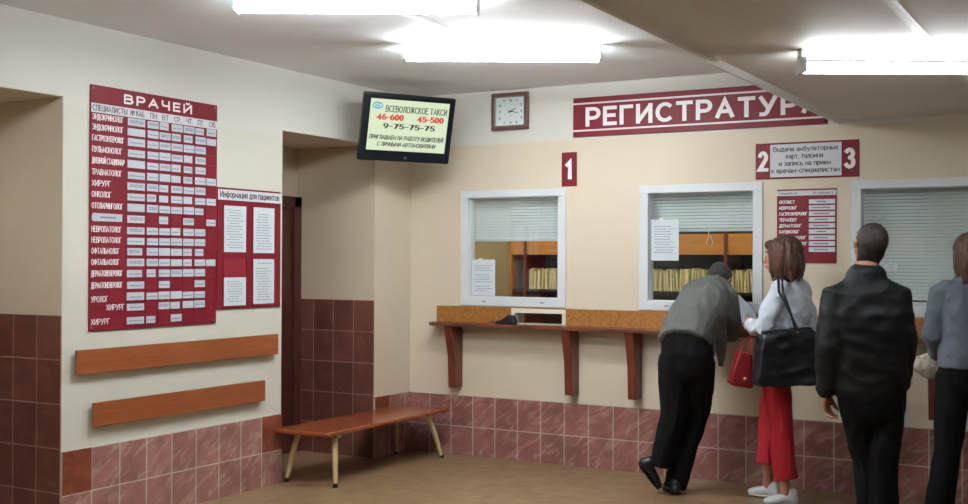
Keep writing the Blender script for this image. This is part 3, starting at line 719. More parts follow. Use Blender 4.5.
bm = bmesh.new(); ball(bm, (0, -th/2+.032, .001), (.012, .012, .002), n=12); obj('maker_badge', bm, 'metal', t)
bm = bmesh.new(); box(bm, -.09, .09, -.09, .09, -.105, -.085); tube(bm, [(0, 0, -.10), (-.02, .0, -.2), (-.03, .02, -.235)], [.022, .02, .02], n=10); obj('mount_arm', bm, 'black', t)

# ------------------------------------------------------------------ clock
CX, CZ, CWd, CHt = -4.315, 2.748, .325, .295
t = thing('wall_clock', 'square brown framed wall clock with a white face', 'clock', mw=frameB(CX, CZ))
bm = bmesh.new(); w, h, b_ = CWd/2, CHt/2, .030
for q in ((-w, w, -h, -h+b_), (-w, w, h-b_, h), (-w, -w+b_, -h+b_, h-b_), (w-b_, w, -h+b_, h-b_)): box(bm, q[0], q[1], q[2], q[3], 0, .038)
obj('frame', bm, 'clock_frame', t, bevel=.007, seg=3)
bm = bmesh.new()
for q in ((-w+b_, w-b_, -h+b_, -h+b_+.007), (-w+b_, w-b_, h-b_-.007, h-b_), (-w+b_, -w+b_+.007, -h+b_, h-b_), (w-b_-.007, w-b_, -h+b_, h-b_)): box(bm, q[0], q[1], q[2], q[3], 0, .030)
obj('inner_rim', bm, 'silver', t)
bm = bmesh.new(); box(bm, -w+b_, w-b_, -h+b_, h-b_, 0, .014); obj('dial', bm, 'clock_face', t)
for i in range(1, 13):
    a = PI/2-i*PI/6; cx, cy = math.cos(a), math.sin(a); s = .092/max(abs(cx), abs(cy), .80)
    px, py = cx*s*1.05, cy*s*.95; ww = .008 if i < 10 else .013
    caps(str(i), 'ink', t, px-ww, px+ww, py-.010, py+.010, .014, pen=.2, depth=.0004, name='numeral')
def hand(a, l, wd_, z, nm):
    bm = bmesh.new(); d = Vc((math.sin(a), math.cos(a), 0)); s = Vc((d.y, -d.x, 0))
    P = [-d*.02-s*wd_, -d*.02+s*wd_, d*l*.6+s*wd_, d*l, d*l*.6-s*wd_]
    lo = [bm.verts.new(p+Vc((0, 0, z))) for p in P]; hi = [bm.verts.new(p+Vc((0, 0, z+.001))) for p in P]
    bm.faces.new(lo); bm.faces.new(hi[::-1])
    for i in range(5): bm.faces.new((lo[i], hi[i], hi[(i+1) % 5], lo[(i+1) % 5]))
    bmesh.ops.recalc_face_normals(bm, faces=bm.faces[:]); obj(nm, bm, 'ink', t)
hand(math.radians(66), .065, .004, .017, 'hour_hand'); hand(math.radians(100), .088, .0028, .019, 'minute_hand'); hand(math.radians(180), .05, .001, .021, 'second_hand')
bm = bmesh.new(); ball(bm, (0, 0, .018), (.007, .007, .005), n=10); obj('hub', bm, 'ink', t)

# ------------------------------------------------------------------ signs on the back wall
RX0, RX1, RZ0, RZ1 = -3.770, -1.851, 2.515, 2.815
RW, RH = RX1-RX0, RZ1-RZ0
t = thing('reception_sign', 'long burgundy sign reading РЕГИСТРАТУРА high on the back wall', 'sign', mw=frameB(RX0, RZ0))
bm = bmesh.new(); box(bm, 0, RW, 0, RH, 0, .012); obj('panel', bm, 'burgundy', t, bevel=.002)
for yy in (.042, RH-.052):
    bm = bmesh.new(); box(bm, 0, RW, yy, yy+.013, .012, .0135); obj('pinstripe', bm, 'line_white', t)
caps('РЕГИСТРАТУРА', 'letter_white', t, .105, RW-.035, .078, .224, .012, pen=.22, gap=.36, name='title_lettering')
for (x, y) in ((.02, .02), (RW-.02, .02), (.02, RH-.02), (RW-.02, RH-.02)):
    bm = bmesh.new(); ball(bm, (x, y, .012), (.009, .009, .004), n=10); obj('screw', bm, 'screw', t)
t = thing('window_number_sign', 'small burgundy plate with the number 1 right of the leftmost window', 'sign', mw=frameB(-3.868, 2.142))
bm = bmesh.new(); box(bm, 0, .127, 0, .262, 0, .008); obj('panel', bm, 'burgundy', t, bevel=.002)
caps('1', 'letter_white', t, .028, .092, .055, .205, .008, pen=.22, name='numeral_lettering')
NX, NZ, NW, NH = -2.351, 2.148, .709, .252
t = thing('window_number_sign', 'wide sign with numbers 2 and 3 and four lines of text between them', 'sign', mw=frameB(NX, NZ))
bm = bmesh.new(); box(bm, 0, NW, 0, NH, 0, .008); obj('panel', bm, 'burgundy', t, bevel=.002)
bm = bmesh.new(); box(bm, .104, NW-.116, .012, NH-.012, .008, .0095); obj('text_panel', bm, 'board_white', t)
caps('2', 'letter_white', t, .015, .090, .055, .198, .008, pen=.2, name='numeral_lettering')
caps('3', 'letter_white', t, NW-.100, NW-.024, .055, .198, .008, pen=.2, name='numeral_lettering')
for i, (s_, a, b) in enumerate((('Выдача амбулаторных', .125, .57), ('карт, талонов', .215, .47), ('и запись на прием', .165, .52), ('к врачам-специалистам', .113, .583))):
    yy = NH-.058-i*.0500
    caps(s_, 'ink', t, a, b, yy-.005, yy+.029, .0095, pen=.16, name='lettering')
LX, LZ, LW, LH = -2.199, 1.561, .407, .512
t = thing('cabinet_list_board', 'burgundy list board with white strips under the 2 and 3 sign', 'board', mw=frameB(LX, LZ))
bm = bmesh.new(); box(bm, 0, LW, 0, LH, 0, .008); obj('backing', bm, 'burgundy', t, bevel=.002)
bm = bmesh.new(); box(bm, 0, LW, LH-.045, LH-.010, .008, .0095); obj('header_strip', bm, 'board_white', t)
caps('Специалисты', 'ink', t, .012, .14, LH-.036, LH-.019, .0095, pen=.13); caps('№ кабинета', 'ink', t, .25, .385, LH-.036, LH-.019, .0095, pen=.13)
ln = ['ОКУЛИСТ', 'НЕВРОЛОГ', 'ГАСТРОЭНТЕРОЛОГ', 'ТЕРАПЕВТ', 'ДЕРМАТОЛОГ', 'КАРДИОЛОГ', 'ЭНДОКРИНОЛОГ', 'ОТОЛАРИНГОЛОГ', 'УРОЛОГ']
for i, nm in enumerate(ln):
    yy = LH-.088-i*.0413
    caps(nm, 'letter_white', t, .014, .014+min(.195, .0155*len(nm)), yy-.012, yy+.012, .008, pen=.17, shear=.15, name='name_lettering')
    bm = bmesh.new(); box(bm, .222, LW-.008, yy-.0155, yy+.0155, .008, .0098)
    a = rnd.uniform(.03, .07); box(bm, .31-a, .31+a*.8, yy-.005, yy+.004, .0098, .0101, 1); obj('room_strip', bm, ['board_white', 'print'], t)

# ------------------------------------------------------------------ lamps
def fixture(p_left, length, label, ztop, tm, light=True):
    """bare batten with two tubes, running parallel to IR"""
    a = YAW
    mwl = Matrix.Translation((p_left.x, p_left.y, ztop)) @ Matrix.Rotation(a, 4, 'Z')
    t = thing('ceiling_light', label, 'light', mw=mwl)
    bm = bmesh.new(); prism(bm, [(-.035, 0), (-.03, -.04), (.03, -.04), (.035, 0)], 0, length, 'x'); obj('housing', bm, 'white_plastic', t, bevel=.003)
    for xx in (0, length-.022):
        bm = bmesh.new(); box(bm, xx, xx+.022, -.066, .066, -.110, -.040); obj('lamp_holder', bm, 'white_plastic', t, bevel=.008)
    for yy in (-.045, .045):
        bm = bmesh.new(); tube(bm, [(.022, yy, -.083), (length-.022, yy, -.083)], [.0185]*2, n=14, dome=False); obj('lamp_tube', bm, tm, t)
F1a = PZ(233, 15, 2.80); F1b = PZ(480, 15, 2.80)
F2a = PZ(403, 63, 2.80); F2b = PZ(602, 63, 2.80)
F3a = PZ(799, 76, ZL-.12)
fixture(F1a, (F1b-F1a).length, 'lit twin-tube fluorescent light on the high ceiling at the top edge, left', ZC, 'tube')
fixture(F2a, (F2b-F2a).length, 'lit twin-tube fluorescent light on the high ceiling above the clock', ZC, 'tube')
fixture(F3a, 1.25, 'lit twin-tube fluorescent light under the low ceiling on the right', ZL, 'tube_low')
# added light, out of view to the left, put in to brighten the hall
fixture(Vc((-4.6, 2.1, 0)), 1.25, 'added unseen fluorescent light on the high ceiling in front of the near recess', ZC, 'tube')
# office light
fixture(Vc((-4.9, 8.35, 0)), 1.25, 'fluorescent light inside the office behind the leftmost window', ZC, 'tube_office')
fixture(Vc((-2.7, 8.40, 0)), 1.25, 'fluorescent light inside the office behind the window with the bending man', ZC, 'tube_office')
# ------------------------------------------------------------------ people
def head_skin(bm, c, f, u, k=1.0, female=False):
    """head of 0.235 m height around centre c, looking along f, crown along u"""
    f = f.normalized(); s = u.cross(f).normalized(); u = f.cross(s).normalized()       # s = person's left
    ax = (f, s, u); P = lambda a, b, d: Vc(c)+(f*a+s*b+u*d)*k
    ball(bm, P(-.012, 0, .03), (.096*k, .074*k, .088*k), ax, 20)
    ball(bm, P(.018, 0, -.02), (.070*k, .062*k, .085*k), ax, 18)
    tube(bm, [P(.03, 0, -.045), P(.062, 0, -.092)], [(.050*k, .042*k), (.026*k, .024*k)], s, 14)      # jaw and chin
    tube(bm, [P(.085, 0, .022), P(.104, 0, -.012), P(.116, 0, -.034)], [.009*k, .0105*k, .0135*k], s, 10)   # nose
    for q in (-1, 1):
        ball(bm, P(.103, .011*q, -.036), .009*k, None, 8)
        ball(bm, P(.058, .040*q, -.022), (.028*k, .024*k, .026*k), ax, 10)                 # cheek
        tube(bm, [P(.088, .014*q, .030), P(.078, .048*q, .033)], [.009*k, .008*k], u, 8)       # brow
        tube(bm, [P(-.005, .073*q, .028), P(-.014, .084*q, .008), P(-.004, .076*q, -.028)], [(.010*k, .005*k)]*3, f, 8)  # ear
    tube(bm, [P(.088, .02, -.062), P(.096, 0, -.060), P(.088, -.02, -.062)], [.007*k]*3, u, 8)
    tube(bm, [P(.084, .018, -.072), P(.092, 0, -.073), P(.084, -.018, -.072)], [.007*k]*3, u, 8)
    return ax, P
def face_parts(P, ax, k, parent):
    for q in (-1, 1):
        bm = bmesh.new(); ball(bm, P(.079, .031*q, .006), .0115*k, ax, 12); ball(bm, P(.0865, .032*q, .006), (.0045*k, .0058*k, .0058*k), ax, 10, 1)
        loc(bm, parent); obj('eye', bm, ['eye_white', 'eye_dark'], parent)
        bm = bmesh.new(); tube(bm, [P(.094, .016*q, .030), P(.091, .035*q, .036), P(.078, .052*q, .030)], [(.0035*k, .0025*k)]*3, UP, 6)
        loc(bm, parent); obj('eyebrow', bm, 'hair_dark', parent)
    bm = bmesh.new(); tube(bm, [P(.092, .022, -.067), P(.1015, .006, -.063), P(.1015, -.006, -.063), P(.092, -.022, -.067)], [.004*k]*4, UP, 8)
    tube(bm, [P(.090, .018, -.071), P(.0985, 0, -.074), P(.090, -.018, -.071)], [.0045*k]*3, UP, 8); loc(bm, parent); obj('mouth', bm, 'lips', parent)
def hand_skin(bm, w, d, n, thumb, curl=.5, k=1.0):
    """w wrist, d towards the fingers, n out of the back of the hand, thumb side"""
    d = d.normalized(); t = (thumb-d*thumb.dot(d)).normalized(); n = d.cross(t) if d.cross(t).dot(n) > 0 else t.cross(d)
    tube(bm, [w-d*.03*k, w+d*.01*k, w+d*.045*k, w+d*.085*k], [(.026*k, .019*k), (.028*k, .017*k), (.040*k, .015*k), (.041*k, .012*k)], t, 14)
    for i, (off, ln) in enumerate(((.031, .074), (.0105, .083), (-.0105, .077), (-.030, .060))):
        p0 = w+d*.070*k+t*off*k; a = 0; p = p0; pts = [p0]; l = ln*k
        for fr_, aa in ((.2, 0), (.38, curl), (.28, curl*1.3), (.2, curl*.9)):
            a += aa; p = p+(d*math.cos(a)-n*math.sin(a))*l*fr_*1.15+t*(off*.05); pts.append(p.copy())
        tube(bm, pts, [.0095*k, .0092*k, .0088*k, .0082*k, .0072*k], t, 10)
    b = w+d*.02*k+t*.022*k
    tube(bm, [b, b+(d*.6+t*.75)*.03*k, b+(d*.85+t*.62-n*.25)*.055*k, b+(d*1.0+t*.45-n*.45)*.078*k], [.015*k, .0135*k, .011*k, .009*k], n, 10)
def shoe(name_lbl, heel, toe, up, m, parent, k=1.0, sole='black', low=False):
    d = (toe-heel); L = d.length; d.normalize(); s = up.cross(d).normalized(); up = d.cross(s)
    bm = bmesh.new(); P = lambda a, b: heel+d*L*a+up*b
    hh = .05 if low else .075
    tube(bm, [P(.12, .040), P(.35, .043), P(.62, .036), P(.86, .028)], [(.034*k, .034), (.036*k, .035), (.046*k, .030), (.034*k, .020)], s, 16)
    tube(bm, [P(.15, .03), P(.2, hh)], [(.034*k, .036), (.036*k, .045)], s, 14)
    ob = organic('shoe', bm, m, parent, .006, 4)
    bm = bmesh.new()
    tube(bm, [P(.10, .010), P(.35, .009), P(.62, .009), P(.88, .010)], [(.037*k, .009), (.037*k, .008), (.049*k, .008), (.036*k, .008)], s, 16); loc(bm, parent)
    o2 = obj('sole', bm, sole, parent); o2.parent = ob; ob_loc = ob.location
    o2.matrix_parent_inverse = Matrix()
    # put the sole in the shoe's own space
    bm2 = bmesh.new(); bm2.from_mesh(o2.data)
    for v in bm2.verts: v.co += parent.location
    bm2.to_mesh(o2.data); bm2.free()
    return ob
def person(label, base):
    return thing('person', label, 'person', base)

# ---- man bending over the counter
base = PZ(672, 488, 0)
p = person('man in a grey jacket and black trousers bending over the counter to write', base)
XX = Vc((1, 0, 0)); YY = Vc((0, 1, 0))
pel = PY(687, 354, 7.30); hip_l = PY(674, 362, 7.30); hip_r = PY(699, 364, 7.34)
kn_l = PY(673, 415, 7.33); kn_r = PY(698, 412, 7.50); an_l = PY(660, 460, 7.30); an_r = PY(675, 478, 7.44)
waist = PY(690, 328, 7.36); chest = PY(704, 302, 7.53); shc = PY(713, 288, 7.66); nk = PY(717, 284, 7.75)
hc = PY(719, 281, 7.84); hf = (YY*.55-UP*.83); hu = (YY*.83+UP*.55)
sh_l = PY(688, 295, 7.64); sh_r = PY(731, 298, 7.62)
el_l = Vc((sh_l.x-.03, 7.72, 1.125)); el_r = PY(731, 335, 7.70); 
wr_l = Vc((sh_l.x+.14, 7.83, 1.10)); wr_r = Vc((el_r.x-.10, 7.83, 1.105))
bm = bmesh.new()
ax, HP = head_skin(bm, hc, hf, hu)
tube(bm, [shc, nk, hc-hu*.02-hf*.02], [.07, .058, .055], XX)
tube(bm, [pel, waist, chest, chest.lerp(shc, .6)], [(.15, .10), (.14, .095), (.15, .09), (.12, .05)], XX)
for h, kk, a in ((hip_l, kn_l, an_l), (hip_r, kn_r, an_r)): tube(bm, [h, h.lerp(kk, .5), kk, kk.lerp(a, .35), a], [.08, .07, .052, .052, .036], XX)
for s_, e_, w_, th_ in ((sh_l, el_l, wr_l, 1), (sh_r, el_r, wr_r, -1)):
    tube(bm, [s_.lerp(e_, .12), s_.lerp(e_, .5), e_, w_], [.042, .045, .038, .027], XX)
    hand_skin(bm, w_, (XX*th_*.8+YY*.42).normalized(), UP, (YY*.8-XX*th_*.4), .35, .92)
organic('body', bm, 'skin', p, .0075, 3)
face_parts(HP, ax, 1, p)
bm = bmesh.new(); ball(bm, HP(-.020, 0, .038), (.098, .083, .094), ax, 20); ball(bm, HP(-.05, 0, -.005), (.062, .077, .07), ax, 16)
organic('hair', bm, 'hair_black', p, .008, 3, .004, (60, 60, 60))
bm = bmesh.new()
hem = PY(685, 341, 7.29); hem2 = PY(688, 330, 7.35)
tube(bm, [hem, hem2, PY(697, 314, 7.44), chest, PY(708, 294, 7.60), shc], [(.178, .146), (.178, .148), (.182, .15), (.190, .145), (.178, .12), (.135, .085)], XX, 20, dome0=False)
tube(bm, [shc, nk.lerp(shc, .25)], [.085, .07], XX)
tube(bm, [sh_l+Vc((.03, 0, 0)), sh_l.lerp(el_l, .5), el_l, el_l.lerp(wr_l, .9)], [.078, .070, .060, .045], XX)
tube(bm, [sh_r-Vc((.03, 0, 0)), sh_r.lerp(el_r, .5), el_r, el_r.lerp(wr_r, .85)], [.078, .072, .064, .048], XX)
# open front of the jacket hanging down
tube(bm, [PY(716, 318, 7.52), PY(720, 345, 7.52), PY(721, 366, 7.50)], [(.07, .045), (.05, .02), (.022, .010)], XX)
tube(bm, [PY(700, 320, 7.5), PY(706, 345, 7.46), PY(710, 356, 7.42)], [(.10, .05), (.07, .03), (.04, .02)], XX)
organic('jacket', bm, 'jacket_grey', p, .009, 6, .013, (9, 9, 7), 3.1)
bm = bmesh.new()
tube(bm, [PY(687, 336, 7.31), pel, PY(687, 366, 7.31)], [(.165, .115), (.178, .128), (.165, .12)], XX, 20)
tube(bm, [hip_l, hip_l.lerp(kn_l, .5), kn_l, kn_l.lerp(an_l, .5), PY(660, 465, 7.30)], [.106, .098, .086, .076, .070], XX, dome1=False)
tube(bm, [hip_r, hip_r.lerp(kn_r, .5), kn_r, kn_r.lerp(an_r, .5), PY(675, 487, 7.43)], [.106, .100, .084, .078, .078], XX, dome1=False)
organic('trousers', bm, 'trouser_black', p, .009, 5, .009, (12, 12, 5), 1.7)
shoe('', PY(636, 462, 7.22), PY(659, 491, 7.36), (PY(665, 455, 7.2)-PY(648, 476, 7.2)), 'shoe_black', p, 1.15)
hl = PZ(677, 496, 0); dd = (AW-IR*.12).normalized()
shoe('', hl+Vc((0, 0, .001)), hl+dd*.28+Vc((0, 0, .001)), UP, 'shoe_black', p, 1.05)

# ---- woman with the white blouse
d = 7.45
q = lambda px, py, dd=0: PD(px, py, d+dd)
fw = (-IR*.72+AW*.69).normalized(); lf = UP.cross(fw).normalized()      # lf = her left
base = PZ(776, 497, 0)
p = person('woman in a white blouse and red cropped trousers waiting with two bags', base)
pel = q(783, 352, .02); hip_l = pel+lf*.085-UP*.03-IR*.02; hip_r = pel-lf*.085-UP*.03-IR*.06
kn_r = q(768, 425, .10); kn_l = q(781, 428, -.02); an_r = q(768, 484, .22); an_l = q(785, 492, -.03)
chest = q(790, 306, 0); waist = q(787, 330, 0); shc = q(790, 286, 0); nk = q(787, 276, 0); hc = q(780.5, 256.5, 0)
sh_l = shc+lf*.155-UP*.02; sh_r = shc-lf*.155-UP*.02
el_l = q(762, 331, -.16); wr_l = q(749, 324, .02)
el_r = q(811, 331, .10); wr_r = q(800, 345, .26)
hf = (-IR*.80+AW*.60)
bm = bmesh.new()
ax, HP = head_skin(bm, hc, hf, UP+fw*.02, .98, True)
tube(bm, [shc-UP*.02, nk, hc-UP*.03-fw*.01], [.06, .05, .05], lf)
tube(bm, [pel-UP*.06, pel, waist, chest, shc-UP*.045], [(.15, .11), (.155, .115), (.12, .09), (.14, .09), (.10, .045)], lf)
for h, kk, a in ((hip_l, kn_l, an_l), (hip_r, kn_r, an_r)): tube(bm, [h, h.lerp(kk, .5), kk, kk.lerp(a, .35), kk.lerp(a, .85), a], [.085, .072, .052, .050, .034, .034], lf)
for s_, e_, w_, th_ in ((sh_l, el_l, wr_l, UP), (sh_r, el_r, wr_r, UP)):
    tube(bm, [s_.lerp(e_, .12), s_.lerp(e_, .5), e_, w_], [.038, .040, .034, .024], lf)
    hand_skin(bm, w_, (w_-e_).normalized(), lf if s_ is sh_l else -lf, UP, .7, .9)
for a in (an_l, an_r): tube(bm, [a, Vc((a.x, a.y, .065))-IR*.0], [.032, .030], lf)
organic('body', bm, 'skin', p, .0075, 3)
face_parts(HP, ax, .98, p)
bm = bmesh.new()
ball(bm, HP(-.036, 0, .036), (.112, .104, .104), ax, 20); ball(bm, HP(.05, 0, .075), (.052, .070, .034), ax, 16)
ball(bm, HP(-.062, 0, -.04), (.094, .110, .10), ax, 18); ball(bm, HP(-.05, 0, -.10), (.070, .092, .075), ax, 16)
for q_ in (-1, 1):
    tube(bm, [HP(.022, .076*q_, .05), HP(.008, .088*q_, -.01), HP(-.012, .090*q_, -.09)], [(.035, .018), (.036, .02), (.03, .018)], hf, 10)
rr = random.Random(5)
for i in range(46):       # layered locks with loose ends
    a = rr.uniform(.55, 2*PI-.55) ; rx, ry = math.cos(a)*.098-.044, math.sin(a)*.102; z1 = rr.uniform(-.16, -.10)
    if a > .35*PI and a < 1.65*PI: z1 -= rr.uniform(0, .045)
    tube(bm, [HP(rx*.75, ry*.8, .06), HP(rx*1.02, ry*1.05, .0), HP(rx*1.04, ry*1.04, -.07), HP(rx*.92+rr.uniform(-.01, .01), ry*.9+rr.uniform(-.012, .012), z1)], [.012, .015, .014, .005], hf, 7)
organic('hair', bm, 'hair_brown', p, .0065, 1, .0075, (36, 36, 7))
bm = bmesh.new()
hb = q(786, 348, 0)
tube(bm, [hb, waist, chest+UP*-.03, chest+UP*.02, shc-UP*.02, shc+UP*.015], [(.172, .135), (.150, .120), (.165, .125), (.170, .118), (.150, .085), (.085, .065)], lf, 20)
tube(bm, [sh_l-lf*.03, sh_l.lerp(el_l, .5), el_l, el_l.lerp(wr_l, .5), el_l.lerp(wr_l, .85)], [.066, .062, .058, .052, .042], fw)
tube(bm, [sh_r+lf*.03, sh_r.lerp(el_r, .5), el_r, el_r.lerp(wr_r, .85)], [.066, .060, .054, .042], fw)
organic('blouse', bm, 'blouse', p, .008, 5, .013, (10, 10, 12), 8)
bm = bmesh.new(); 
for w_, e_ in ((wr_l, el_l), (wr_r, el_r)): tube(bm, [e_.lerp(w_, .82), e_.lerp(w_, .90)], [.040, .036], fw, dome=False)
loc(bm, p); obj('cuff', bm, 'blouse', p)
bm = bmesh.new()
tube(bm, [pel+UP*.05, pel, pel-UP*.08], [(.165, .125), (.178, .135), (.17, .125)], lf, 20)
tube(bm, [hip_l, hip_l.lerp(kn_l, .5), kn_l, kn_l.lerp(an_l, .45), q(786, 478, -.03)], [.098, .088, .076, .073, .075], fw, dome1=False)
tube(bm, [hip_r, hip_r.lerp(kn_r, .5), kn_r, q(766, 462, .12)], [.096, .080, .063, .060], fw, dome1=False)
organic('trousers', bm, 'trouser_red', p, .008, 4, .009, (12, 12, 5), 2)
dl = (-IR*.95-AW*.1).normalized(); dr = (-IR*.75+AW*.5).normalized()
shoe('', Vc((an_l.x, an_l.y, .001))-dl*.085, Vc((an_l.x, an_l.y, .001))+dl*.155, UP, 'shoe_white', p, 1.05, 'cream_plastic')
shoe('', Vc((an_r.x, an_r.y, .001))-dr*.08, Vc((an_r.x, an_r.y, .001))+dr*.15, UP, 'shoe_white', p, .95, 'cream_plastic')

# her bags and papers
bc = q(787, 357, -.23)
t = thing('shoulder_bag', 'large black shoulder bag hanging behind the woman in the white blouse', 'bag', bc)
u_ = IR*.985+AW*.17; v_ = AW*.985-IR*.17
R_ = Matrix((( u_.x, v_.x, 0, 0), (u_.y, v_.y, 0, 0), (0, 0, 1, 0), (0, 0, 0, 1)))
def local(bm, extra=None):
    bmesh.ops.transform(bm, matrix=R_ if extra is None else extra, verts=bm.verts)
bm = bmesh.new()
poly = [(-.215, -.150), (-.185, -.190), (.17, -.175), (.205, -.140), (.175, .165), (.155, .182), (-.14, .150), (-.18, .120)]
prism(bm, poly, -.055, .055, 'y'); local(bm); b_ = organic('bag_body', bm, 'leather_black', None, .008, 16, .016, (5, 5, 9), 3); b_.parent = t
bm = bmesh.new(); prism(bm, [(-.165, .145), (-.16, .165), (.155, .188), (.16, .168)], -.03, .03, 'y'); local(bm); obj('top_edge', bm, 'leather_black', t, bevel=.006)
sp = sh_l-bc
for dy, sd in ((-.045, 0), (.035, 1)):
    a_ = u_*.04+v_*dy+UP*.165; b2 = u_*(.075 if sd else .055)+v_*dy+UP*.165
    top = (sh_l-lf*.02)-bc+UP*.085+IR*(.015 if sd else -.01)
    out = (q(779, 292, -.20) if not sd else q(783, 292, -.19))-bc
    bm = bmesh.new(); tube(bm, [b2, b2.lerp(out, .5)-v_*.01, out, top, top-AW*-.10-UP*.03], [(.008, .004)]*5, IR, 8); obj('strap', bm, 'leather_black', t, smooth=True)
for px_ in (.045,):
    bm = bmesh.new(); ball(bm, u_*px_-v_*.058+UP*.155, .008, None, 8); obj('strap_ring', bm, 'gold', t)
bc = q(741, 361, -.10)
t = thing('handbag', 'small red leather handbag hanging from the forearm of the woman in white', 'bag', bc)
def bag2(u_, v_):
    R2 = Matrix(((u_.x, v_.x, 0, 0), (u_.y, v_.y, 0, 0), (0, 0, 1, 0), (0, 0, 0, 1)))
    bm = bmesh.new(); prism(bm, [(-.080, -.135), (-.06, -.155), (.055, -.172), (.070, -.155), (.062, .045), (-.022, .068)], -.055, .055, 'y')
    local(bm, R2); obj('bag_body', bm, 'leather_red', t, bevel=.022, seg=4, smooth=True)
    tp = q(751, 335, -.02)-bc
    for s_ in (-.04, .04):
        bm = bmesh.new(); tube(bm, [u_*-.03+v_*s_+UP*.03, u_*.0+v_*s_*.8+UP*.10, tp+v_*s_*.3, u_*.062+v_*s_*.8+UP*.10, u_*.05+v_*s_+UP*.03], [(.007, .004)]*5, v_, 8); obj('handle', bm, 'leather_red', t, smooth=True)
    bm = bmesh.new(); box(bm, .0, .022, -.062, -.055, -.125, -.10); local(bm, R2); obj('clasp', bm, 'gold', t, bevel=.002)
    bm = bmesh.new(); prism(bm, [(-.03, .0), (.06, -.02), (.055, .05), (-.02, .07)], -.060, .060, 'y'); local(bm, R2); obj('flap', bm, 'leather_red', t, bevel=.01)
bag2(IR.copy(), AW.copy())
hc_ = wr_l
def paper(label, pts, th=.001):
    c = sum((Vc(a) for a in pts), Vc())/4; t = thing('paper_sheet', label, 'paper', c)
    bm = bmesh.new(); n = (Vc(pts[1])-Vc(pts[0])).cross(Vc(pts[3])-Vc(pts[0])).normalized()*th
    a = [bm.verts.new(Vc(v)-c) for v in pts]; b = [bm.verts.new(Vc(v)-c+n) for v in pts]
    bm.faces.new(a[::-1]); bm.faces.new(b)
    for i in range(4): bm.faces.new((a[i], a[(i+1) % 4], b[(i+1) % 4], b[i]))
    bmesh.ops.recalc_face_normals(bm, faces=bm.faces[:]); obj('sheet', bm, 'paper', t)
paper('white paper sheet held in the hand of the woman in the white blouse', [q(738, 294, .02), q(742, 323, .03), q(757, 318, .12), q(753, 309, .12)])
cz = 1.0745
paper('white form lying on the counter in front of the bending man', [Vc((wr_r.x-.24, 7.83, cz)), Vc((wr_r.x-.03, 7.83, cz)), Vc((wr_r.x-.03, 7.97, cz)), Vc((wr_r.x-.24, 7.97, cz))], .0015)

# ---- man in the black jacket, looking up
d = 6.1
q = lambda px, py, dd=0: PD(px, py, d+dd)
lf = -IR; fw = AW
base = PD(876, 556, d); base.z = 0
p = person('man in a black jacket and black trousers standing with his head tilted back', base)
pel = q(872, 392); hip_l = q(857, 400); hip_r = q(886, 400); kn_l = q(868, 462, .05); kn_r = q(883, 462, -.03)
an_l = q(872, 538, .05); an_r = q(884, 540, -.03); waist = q(869, 358); chest = q(867, 315); shc = q(866, 286); nk = q(866, 270)
hc = q(869, 245, .02); hu = (UP*.86-AW*.42+IR*.16); hf = (AW*.88+UP*.42)
sh_l = q(837, 294); sh_r = q(896, 294); el_l = q(829, 345, -.03); el_r = q(903, 342, -.02); wr_l = q(826, 391, .03); wr_r = q(899, 388, .07)
bm = bmesh.new()
ax, HP = head_skin(bm, hc, hf, hu, 1.0)
tube(bm, [shc-UP*.02, nk, hc-hu*.05-hf*.03], [.07, .06, .058], IR)
tube(bm, [pel-UP*.05, pel, waist, chest, shc-UP*.05], [(.15, .11), (.16, .11), (.145, .10), (.17, .105), (.12, .05)], IR)
for h, kk, a in ((hip_l, kn_l, an_l), (hip_r, kn_r, an_r)): tube(bm, [h, h.lerp(kk, .5), kk, kk.lerp(a, .35), a, Vc((a.x, a.y, .06))], [.085, .075, .055, .055, .038, .036], IR)
for s_, e_, w_, th_ in ((sh_l, el_l, wr_l, 1), (sh_r, el_r, wr_r, -1)):
    tube(bm, [s_.lerp(e_, .12), s_.lerp(e_, .5), e_, w_], [.044, .048, .040, .028], IR)
    hand_skin(bm, w_+UP*-.01, (-UP+AW*.10+(IR*.04)), (-IR*th_+AW).normalized(), (AW+IR*th_).normalized(), .5, 1.0)
organic('body', bm, 'skin', p, .0075, 3)
face_parts(HP, ax, 1, p)
bm = bmesh.new(); ball(bm, HP(-.019, 0, .037), (.097, .080, .093), ax, 20); ball(bm, HP(-.052, 0, -.015), (.055, .072, .075), ax, 16); ball(bm, HP(-.055, 0, -.065), (.045, .062, .05), ax, 16)
organic('hair', bm, 'hair_dark', p, .007, 3, .003, (70, 70, 70))
bm = bmesh.new()
tube(bm, [q(870, 386), q(870, 376), waist, q(868, 335), chest, q(867, 298), shc, q(866, 278)], [(.190, .135), (.196, .14), (.205, .15), (.222, .155), (.232, .150), (.225, .128), (.170, .10), (.105, .088)], IR, 22)
tube(bm, [q(866, 283), q(867, 269, .01)], [(.086, .076), (.078, .070)], IR, dome1=False)
for s_, e_, w_, g in ((sh_l, el_l, wr_l, 1), (sh_r, el_r, wr_r, -1)):
    tube(bm, [s_+IR*.035*g, s_, s_.lerp(e_, .5), e_, e_.lerp(w_, .5), e_.lerp(w_, .88)], [.075, .078, .076, .072, .064, .054], AW)
    tube(bm, [e_.lerp(w_, .88), e_.lerp(w_, .97)], [.046, .044], AW)
tube(bm, [q(870, 386), q(870, 394)], [(.180, .128), (.176, .125)], IR)
organic('jacket', bm, 'jacket_black', p, .009, 7, .012, (6, 6, 10), 5)
bm = bmesh.new()
tube(bm, [q(871, 384), pel, q(872, 408)], [(.165, .115), (.182, .130), (.172, .125)], IR, 20)
tube(bm, [hip_l, hip_l.lerp(kn_l, .5), kn_l, kn_l.lerp(an_l, .5), an_l+UP*-.02], [.098, .092, .078, .076, .080], IR, dome1=False)
